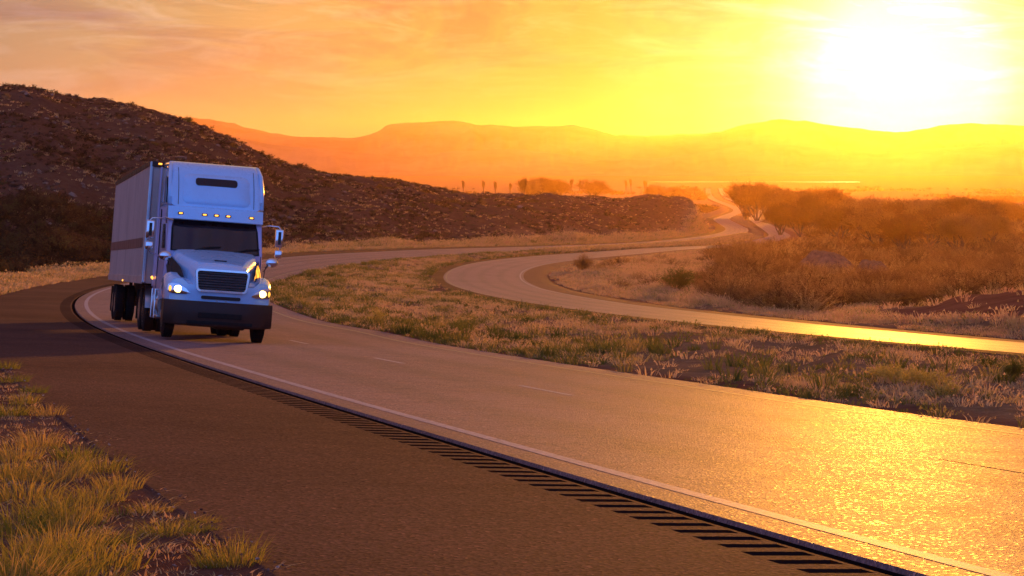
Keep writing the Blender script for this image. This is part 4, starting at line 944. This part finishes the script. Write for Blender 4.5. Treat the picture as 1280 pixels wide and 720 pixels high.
# sun visor with five marker lights
bm = nb(); n_ = 17; A_ = []
for j in range(n_):
    q = -1 + 2 * j / (n_ - 1); x = q * 1.13; y = 2.10 + .16 * abs(q) ** 3
    A_.append([bm.verts.new((x, y + .06, 2.70)), bm.verts.new((x, y, 2.72)), bm.verts.new((x, y + .10, 3.00)), bm.verts.new((x, y + .16, 3.02)), bm.verts.new((x, y + .45, 3.03))])
for j in range(n_ - 1):
    for k in range(4): bm.faces.new((A_[j][k], A_[j + 1][k], A_[j + 1][k + 1], A_[j][k + 1]))
for A1, sx in ((A_[0], -1), (A_[-1], 1)):
    B1 = [bm.verts.new((v.co.x, 2.75, v.co.z)) for v in A1]
    for k in range(4): bm.faces.new((A1[k], A1[k + 1], B1[k + 1], B1[k]))
vis = mk('sun_visor', bm, P_blue, T, True, 30)
for x in (-.84, -.28, 0, .28, .84):
    y = 2.10 + .16 * (abs(x) / 1.13) ** 3 + .05
    bm = nb(); B_box(bm, (x, y - .012, 2.845), (.135, .05, .06), .015); l_ = mk('marker_light_housing', bm, P_dark, vis)
    bm = nb(); B_box(bm, (x, y - .035, 2.845), (.085, .03, .032), .012); l_ = mk('marker_light', bm, P_amb, vis)
# roof fairing
bm = nb()
fp = [(2.36, 3.02), (2.43, 3.22), (2.58, 3.50), (2.80, 3.78), (3.02, 3.96), (3.26, 4.06), (3.55, 4.10), (4.95, 4.08), (4.95, 3.02)]
B_prism_x(bm, fp, -1.10, 1.10, .16, 5, lambda z: 1.0 - .035 * sst((z - 3) / 1.1)); rf = mk('roof_fairing', bm, P_blue, T, True, 50)
def fsurf(x, z, off):
    zz_ = np.array([p[1] for p in fp[:7]]); yy_ = np.array([p[0] for p in fp[:7]]); i = int(np.clip(np.searchsorted(zz_, z) - 1, 0, 5))
    y = np.interp(z, zz_, yy_); dz = zz_[i + 1] - zz_[i]; dy = yy_[i + 1] - yy_[i]; L = math.hypot(dz, dy)
    return (x, y - off * dz / L, z + off * dy / L)
bm = nb(); cz_ = 3.40; O = rrect(.80, .36, .16, 6)      # raised centre panel of the fairing
def ringf(sc, off): return [bm.verts.new(fsurf(p[0] * sc[0] * (1 + .05 * -p[1]), cz_ + .04 + p[1] * sc[1], off)) for p in O]
r1 = ringf((1, 1), 0.0); r2 = ringf((.975, .95), .028); r3 = ringf((.6, .6), .03); r4 = ringf((.25, .2), .03)
for A1, B1 in ((r1, r2), (r2, r3), (r3, r4)):
    for j in range(len(O)): bm.faces.new((A1[j], A1[(j + 1) % len(O)], B1[(j + 1) % len(O)], B1[j]))
bm.faces.new(r4); mk('fairing_panel', bm, P_blue, rf, True)
bm = nb(); O2 = rrect(.50, .095, .07, 6); vs = [bm.verts.new(fsurf(p[0], 3.60 + p[1] * .9, .045)) for p in O2]; bs = [bm.verts.new(fsurf(p[0] * 1.0, 3.60 + p[1] * .9, .0)) for p in O2]
bm.faces.new(vs)
for j in range(len(O2)): bm.faces.new((vs[j], bs[j], bs[(j + 1) % len(O2)], vs[(j + 1) % len(O2)]))
mk('roof_window', bm, P_glass, rf)
for sx in (-1, 1):
    bm = nb(); B_tube(bm, [fsurf(sx * .90, z_, .004) for z_ in (3.05, 3.25, 3.5, 3.75, 3.93)], .007, 6); mk('panel_seam', bm, P_dark, rf)
    bm = nb(); B_box(bm, (sx * 1.135, 4.0, 2.0), (.03, .02, 1.9)); mk('panel_seam', bm, P_dark, cab)
for sx in (-1, 1):      # side lip of the fairing and the tall sleeper window
    bm = nb(); B_tube(bm, [(sx * 1.10, 2.44, 3.05), (sx * 1.10, 2.60, 3.45), (sx * 1.085, 2.92, 3.84), (sx * 1.05, 3.35, 4.03), (sx * 1.04, 4.9, 4.05)], .05, 8); mk('fairing_lip', bm, P_blue, rf, True)
    bm = nb(); P_ = [(3.15, 3.10), (3.75, 3.10), (3.75, 3.62), (3.62, 3.74), (3.38, 3.70), (3.20, 3.42)]
    a = [bm.verts.new((sx * 1.122, y, z)) for y, z in P_]; bm.faces.new(a); b = [bm.verts.new((sx * 1.09, y, z)) for y, z in P_]
    for j in range(len(P_)): bm.faces.new((a[j], b[j], b[(j + 1) % len(P_)], a[(j + 1) % len(P_)]))
    mk('sleeper_window', bm, P_glass, rf)
    # door, its window and handle
    bm = nb(); P_ = [(2.12, 1.05), (2.12, 1.98), (2.56, 2.66), (3.25, 2.66), (3.25, 1.05)]
    a = [bm.verts.new((sx * (1.165 if z < 1.9 else 1.135), y, z)) for y, z in P_]; b = [bm.verts.new((sx * 1.10, y, z)) for y, z in P_]; bm.faces.new(a)
    for j in range(len(P_)): bm.faces.new((a[j], b[j], b[(j + 1) % len(P_)], a[(j + 1) % len(P_)]))
    dr = mk('door', bm, P_side, T)
    bm = nb(); P_ = [(2.30, 2.02), (2.64, 2.58), (3.16, 2.58), (3.16, 2.02)]; a = [bm.verts.new((sx * (1.165), y, z)) for y, z in P_]; b = [bm.verts.new((sx * 1.12, y, z)) for y, z in P_]; bm.faces.new(a)
    for j in range(4): bm.faces.new((a[j], b[j], b[(j + 1) % 4], a[(j + 1) % 4]))
    mk('door_window', bm, P_glass, dr)
    bm = nb(); B_box(bm, (sx * 1.18, 3.1, 1.75), (.03, .16, .04), .01); mk('door_handle', bm, P_chr, dr)
    # side extender behind the sleeper
    bm = nb(); B_box(bm, (sx * 1.12, 5.12, 2.55), (.04, .36, 2.9), .015); mk('side_extender', bm, P_side, T)
    # door mirror: a C bracket holding a tall mirror and a round convex one under it
    bm = nb(); X_ = sx * 1.56
    B_tube(bm, [(sx * 1.12, 2.38, 2.66), (sx * 1.30, 2.22, 2.70), (sx * 1.50, 2.14, 2.69), (X_, 2.13, 2.62), (X_, 2.13, 1.98), (sx * 1.48, 2.16, 1.88), (sx * 1.12, 2.36, 1.80)], .017, 8)
    mr = mk('door_mirror', bm, P_chr, T, True)
    bm = nb(); B_box(bm, (X_ - sx * .03, 2.12, 2.42), (.20, .09, .42), .035, 3); mk('mirror_housing', bm, P_chr, mr, True, 50)
    bm = nb(); B_box(bm, (X_ - sx * .03, 2.12, 2.05), (.19, .09, .19), .04, 3); mk('convex_mirror', bm, P_chr, mr, True, 50)
    bm = nb(); B_box(bm, (X_ - sx * .03, 2.068, 2.42), (.07, .01, .30), .0); mk('mirror_stripe', bm, P_dark, mr)
    # hood mirror on a bent stalk
    bm = nb(); B_tube(bm, [(sx * 1.06, .95, 1.44), (sx * 1.10, 1.0, 1.72), (sx * 1.20, 1.02, 1.80), (sx * 1.10, 1.35, 1.62)], .011, 6); hm = mk('hood_mirror', bm, P_dark, T)
    bm = nb(); bmesh.ops.create_uvsphere(bm, u_segments=20, v_segments=12, radius=.125)
    for v in bm.verts: v.co = Vector((v.co.x * 1.15 + sx * 1.24, v.co.y * .55 + 1.0, v.co.z * .85 + 1.83))
    mk('mirror_shell', bm, P_chr, hm, True)
    # fuel tank and steps
    bm = nb(); B_lathe_x(bm, [(0, .30), (.02, .33), (.30, .33)], (0, 0, 0), 24)
    bm.free(); bm = nb()
    k_ = 24; rr_ = []
    for y, r_ in ((2.55, .0), (2.55, .30), (2.60, .325), (4.15, .325), (4.20, .30), (4.2, 0.)):
        rr_.append([bm.verts.new((sx * .90 + max(r_, .001) * math.cos(t), y, .70 + max(r_, .001) * math.sin(t))) for t in [2 * math.pi * j / k_ for j in range(k_)]])
    for i in range(5):
        for j in range(k_): bm.faces.new((rr_[i][j], rr_[i][(j + 1) % k_], rr_[i + 1][(j + 1) % k_], rr_[i + 1][j]))
    ft = mk('fuel_tank', bm, P_alu, T, True, 40)
    for y in (2.95, 3.8):
        bm = nb(); B_box(bm, (sx * 1.05, y, .72), (.40, .05, .69), .02); mk('tank_strap', bm, P_chr, ft)
    bm = nb(); B_box(bm, (sx * 1.16, 2.45, .44), (.16, .75, .05), .015); B_box(bm, (sx * 1.17, 2.45, .82), (.12, .65, .04), .012); B_box(bm, (sx * 1.19, 2.1, .62), (.03, .03, .4)); B_box(bm, (sx * 1.19, 2.8, .62), (.03, .03, .4)); mk('step', bm, P_alu, T)
    # amber lights low on the sleeper side
    bm = nb(); B_box(bm, (sx * 1.17, 4.75, 1.30), (.03, .10, .06), .01); B_box(bm, (sx * 1.15, 5.15, 1.32), (.05, .10, .06), .01); mk('side_marker_light', bm, P_amb, T)
bm = nb(); B_tube(bm, [(.96, .80, 1.45), (.95, .82, 1.95)], .008, 6); mk('hood_rod', bm, P_dark, T)
bm = nb(); B_tube(bm, [(-1.16, 2.20, 2.60), (-1.20, 2.05, 2.72), (-1.02, 1.98, 2.66)], .02, 6)
mk('grab_bar', bm, P_chr, cab)
# chassis
bm = nb()
for sx in (-1, 1): B_box(bm, (sx * .43, 4.6, .82), (.09, 8.2, .26), .01)
B_box(bm, (0, .95, .50), (1.9, .22, .16), .04); B_box(bm, (0, 1.28, .52), (1.9, .14, .14), .03); B_box(bm, (0, 1.5, .75), (1.0, 1.3, .55), .05); B_box(bm, (0, 6.6, 1.05), (1.0, 1.0, .10), .02)
for y in (6.15, 7.45): B_box(bm, (0, y, .52), (1.7, .20, .20), .05); B_lathe_x(bm, [(-.22, .05), (-.2, .2), (.2, .2), (.22, .05)], (0, y, .54), 18)
B_box(bm, (.35, 1.1, .36), (.75, .35, .22), .06)
mk('chassis', bm, P_dark, T)
# wheels
def wheel(x, y, w_, sx, front=False, dual=False):
    Rr = .515; bm = nb()
    prof = [(-w_ / 2, .30), (-w_ / 2 + .0, .38), (-w_ / 2 + .015, .46), (-w_ / 2 + .05, .505), (-w_ / 2 + .07, .515), (w_ / 2 - .07, .515), (w_ / 2 - .05, .505), (w_ / 2 - .015, .46), (w_ / 2, .38), (w_ / 2, .30)]
    groove = []
    B_lathe_x(bm, prof, (x, y, Rr), 40)
    for gx in (-.07, 0, .07):
        pass
    o = mk('wheel', bm, P_black, T, True, 40)
    bm = nb()
    for j in range(44):      # tread blocks
        t = 2 * math.pi * j / 44
        for gx in (-.085, -.028, .028, .085):
            rot = Matrix.Rotation(t, 3, 'X'); B_box(bm, (x + gx * w_ / .28, y - math.sin(t) * .517, Rr + math.cos(t) * .517), (.042, .050, .012), 0, rot=rot)
    mk('tread', bm, P_black, o)
    bm = nb(); e = sx * (w_ / 2)
    pr = [(e * 1.0, .30), (e * .95, .27), (e * (.3 if dual else .75), .24), (e * (.2 if dual else .7), .12), (e * (.9 if dual else 1.1), .11), (e * (1.0 if dual else 1.2), .09), (e * (1.0 if dual else 1.2), .001)]
    B_lathe_x(bm, pr, (x, y, Rr), 28); mk('rim', bm, P_alu, o, True, 40)
    return o
for sx in (-1, 1):
    wheel(sx * 1.05, 1.28, .28, sx, True)
    for y in (6.15, 7.45, 17.9, 19.15):
        wheel(sx * 1.10, y, .26, sx, False, True); wheel(sx * .78, y, .26, sx, False, True)
# mud flaps and quarter fenders
for sx in (-1, 1):
    bm = nb(); B_box(bm, (sx * .93, 8.2, .62), (.62, .015, .75)); mk('mud_flap', bm, P_black, T)
    bm = nb(); B_box(bm, (sx * .93, 19.95, .60), (.62, .015, .75)); mk('mud_flap', bm, P_black, T)
    bm = nb(); n_ = 9; A_ = []
    for j in range(n_):
        t = R(100 + 75 * j / (n_ - 1)); A_.append([bm.verts.new((sx * .66, 6.15 + .62 * math.cos(t), .515 + .62 * math.sin(t))), bm.verts.new((sx * 1.24, 6.15 + .62 * math.cos(t), .515 + .62 * math.sin(t)))])
    for j in range(n_ - 1): bm.faces.new((A_[j][0], A_[j][1], A_[j + 1][1], A_[j + 1][0]))
    mk('quarter_fender', bm, P_alu, T, True)
# trailer
ya, yb = 5.45, 21.2; zb, zt = 1.16, 4.14
bm = nb(); B_box(bm, (0, (ya + yb) / 2, (zb + zt) / 2), (2.56, yb - ya, zt - zb), .02)
tb = mk('trailer_box', bm, P_box, T)
for sx in (-1, 1):      # vertical post seams on the side walls
    bm = nb(); y = ya + .6
    while y < yb - .3: B_box(bm, (sx * 1.283, y, (zb + zt) / 2), (.010, .035, zt - zb - .34)); y += .61
    mk('side_posts', bm, P_box, tb)
for sx in (-1, 1):
    bm = nb(); B_box(bm, (sx * 1.285, (ya + yb) / 2, zt - .05), (.03, yb - ya + .02, .12), .008); mk('top_rail', bm, P_bump, tb)
    bm = nb(); B_box(bm, (sx * 1.288, (ya + yb) / 2, zb + .08), (.03, yb - ya + .02, .19), .008); mk('bottom_rail', bm, P_box, tb)
    bm = nb(); B_box(bm, (sx * 1.293, (ya + yb) / 2 + .35, 2.16), (.005, yb - ya - .9, .24)); mk('side_stripe', bm, P_stripe, tb)
    bm = nb(); B_box(bm, (sx * 1.25, ya - .015, (zb + zt) / 2), (.10, .07, zt - zb), .03); mk('corner_post', bm, P_alu, tb)
    bm = nb(); B_box(bm, (sx * 1.31, 13.2, zb + .02), (.03, .10, .05), .01); mk('side_marker_light', bm, P_amb, tb)
bm = nb(); B_box(bm, (0, ya - .03, zt - .06), (2.5, .06, .14), .02); mk('front_rail', bm, P_bump, tb)
for x in (-1.05, 1.05):
    bm = nb(); B_box(bm, (x, ya - .07, zt - .05), (.09, .03, .04), .01); mk('clearance_light', bm, P_amb, tb)
bm = nb(); B_box(bm, (0, 18.5, .98), (1.1, 3.6, .26), .02)
for y in (17.9, 19.15): B_box(bm, (0, y, .52), (1.7, .16, .16), .04)
for sx in (-1, 1): B_box(bm, (sx * .55, 18.5, .80), (.12, 3.0, .2), .02)
B_box(bm, (0, 20.9, .62), (2.2, .1, .12), .01); B_box(bm, (-.6, 20.9, .9), (.1, .1, .6)); B_box(bm, (.6, 20.9, .9), (.1, .1, .6))
mk('trailer_bogie', bm, P_dark, T)
for sx in (-1, 1):
    bm = nb(); B_box(bm, (sx * .95, 9.3, .78), (.12, .12, .8), .01); B_box(bm, (sx * .95, 9.3, .38), (.26, .26, .03), .01); mk('landing_leg', bm, P_dark, T)

# the trailer follows the bend: turned a little about its kingpin
KP = Vector((0, 6.8, 0)); AR = Matrix.Translation(KP + Vector((-.06, 0, 0))) @ Matrix.Rotation(R(-.9), 4, 'Z') @ Matrix.Translation(-KP)
for o in list(T.children):
    ys_ = [v.co.y for v in o.data.vertices]
    if o is tb or min(ys_) > 8.6: o.matrix_local = AR

# ------------------------------------------------------------------ sky, sun, air, camera
SUN_AZ = math.atan((1128 - HX) / F); SUN_EL = math.atan((HY - 104) / F)
sdir = Vector((math.sin(SUN_AZ) * math.cos(SUN_EL), math.cos(SUN_AZ) * math.cos(SUN_EL), math.sin(SUN_EL)))
W = bpy.data.worlds.new('World'); SC.world = W; W.use_nodes = True; g = NT(W.node_tree)
vec = g.n('ShaderNodeTexCoord').outputs['Generated']
sky = g.n('ShaderNodeTexSky', _sky_type='NISHITA', _sun_disc=False); sky.sun_elevation = SUN_EL; sky.sun_rotation = SUN_AZ; sky.dust_density = 4.0; sky.air_density = 1.5
dt = g.n('ShaderNodeVectorMath', _operation='DOT_PRODUCT'); g.l(vec, dt.inputs[0]); dt.inputs[1].default_value = sdir
ang = math_(g, 'MULTIPLY', math_(g, 'ARCCOSINE', math_(g, 'MINIMUM', dt.outputs['Value'], .9999999)), 180 / math.pi)
sep = g.n('ShaderNodeSeparateXYZ'); g.l(vec, sep.inputs[0])
el = math_(g, 'MULTIPLY', math_(g, 'ARCSINE', sep.outputs['Z']), 180 / math.pi)
q = lambda v: v
glow = ramp(g, math_(g, 'DIVIDE', ang, 30.0), [(0, (5, 3.8, 1.3)), (1.0 / 30, (3.4, 2.7, 1.2)), (1.9 / 30, (2.2, 1.8, 1.05)), (2.7 / 30, (1.45, 1.15, .55)), (3.6 / 30, (1.05, .82, .28)), (5.0 / 30, (.80, .52, .16)), (7.5 / 30, (.64, .39, .10)), (11 / 30, (.60, .375, .11)), (15 / 30, (.52, .375, .15)), (20 / 30, (.42, .315, .19)), (1, (.34, .18, .14))])
wide = ramp(g, math_(g, 'DIVIDE', ang, 180.0), [(0, (1, 1, 1)), (30 / 180, (.34, .18, .14)), (60 / 180, (.27, .15, .15)), (100 / 180, (.25, .19, .30)), (130 / 180, (.22, .38, .92)), (180 / 180, (.22, .54, 1.4))])
near = ramp(g, math_(g, 'DIVIDE', ang, 30.0), [(.93, (1, 1, 1)), (1, (0, 0, 0))])
c = mixc(g, near, wide, glow)
# wispy clouds, stretched along the horizon
cv = vscale(g, vec, (1, 1, 3.6))
cn = noise(g, cv, 7, 9, .62, 1.2); cn2 = noise(g, vscale(g, vec, (1, 1, 5)), 18, 8, .65, 1.0)
cf = ramp(g, cn, [(.44, (0, 0, 0)), (.60, (1, 1, 1))]); cf2 = ramp(g, cn2, [(.46, (0, 0, 0)), (.68, (1, 1, 1))])
hi = ramp(g, math_(g, 'DIVIDE', el, 10.0), [(.05, (0, 0, 0)), (.16, (.35, .35, .35)), (.36, (1, 1, 1))])
cm = math_(g, 'MULTIPLY', cf, hi)
c = mixc(g, cm, c, mixc(g, 1.0, c, (.62, .62, .90), 'MULTIPLY'))
c = mixc(g, math_(g, 'MULTIPLY', math_(g, 'MULTIPLY', cf2, hi), .75), c, mixc(g, 1.0, c, (1.35, 1.5, 2.0), 'MULTIPLY'))
bg = g.n('ShaderNodeBackground'); g.l(c, bg.inputs[0]); bg.inputs[1].default_value = 1.0
bg2 = g.n('ShaderNodeBackground'); g.l(sky.outputs[0], bg2.inputs[0]); bg2.inputs[1].default_value = .01
ad = g.n('ShaderNodeAddShader'); g.l(bg.outputs[0], ad.inputs[0]); g.l(bg2.outputs[0], ad.inputs[1])
wo = g.n('ShaderNodeOutputWorld'); g.l(ad.outputs[0], wo.inputs[0])
W.cycles.sampling_method = 'MANUAL'; W.cycles.sample_map_resolution = 2048

sl = bpy.data.lights.new('sun', 'SUN'); sl.energy = 4.9; sl.angle = R(1.4); sl.color = (1.0, .37, .035)
so = bpy.data.objects.new('sun', sl); COL.objects.link(so); so.rotation_euler = (-sdir).to_track_quat('-Z', 'Y').to_euler()

# air
bm = bmesh.new(); bmesh.ops.create_cube(bm, size=1.0)
x0, x1, y0, y1, z0, z1 = -14000, 17000, -60, 15600, -62, 275
for v in bm.verts: v.co = ((x0 + x1) / 2 + v.co.x * (x1 - x0), (y0 + y1) / 2 + v.co.y * (y1 - y0), (z0 + z1) / 2 + v.co.z * (z1 - z0))
me = bpy.data.meshes.new('haze'); bm.to_mesh(me); bm.free()
m, g = new_mat('haze'); pv = g.n('ShaderNodeVolumePrincipled'); pv.inputs['Color'].default_value = (1.0, .55, .22, 1); pv.inputs['Density'].default_value = 2.5e-5; pv.inputs['Anisotropy'].default_value = .84
o_ = g.n('ShaderNodeOutputMaterial'); g.l(pv.outputs[0], o_.inputs['Volume'])
tag(link('haze', me, m), kind='stuff')

cam = bpy.data.cameras.new('camera'); co_ = bpy.data.objects.new('camera', cam); COL.objects.link(co_)
cam.sensor_width = 36; cam.lens = F * 36 / 1280; cam.shift_y = -(360 - HY) / 1280.0; cam.clip_end = 60000; cam.clip_start = .1
co_.rotation_euler = (R(90), 0, 0); SC.camera = co_
SC.render.engine = 'CYCLES'
SC.view_settings.view_transform = 'Standard'; SC.view_settings.look = 'None'; SC.view_settings.exposure = 0; SC.view_settings.gamma = 1
SC.cycles.use_denoising = True; SC.cycles.max_bounces = 6; SC.cycles.volume_bounces = 0; SC.cycles.transparent_max_bounces = 6
SC.cycles.diffuse_bounces = 3; SC.cycles.glossy_bounces = 3; SC.cycles.sample_clamp_indirect = 4
SC.cycles.use_fast_gi = False
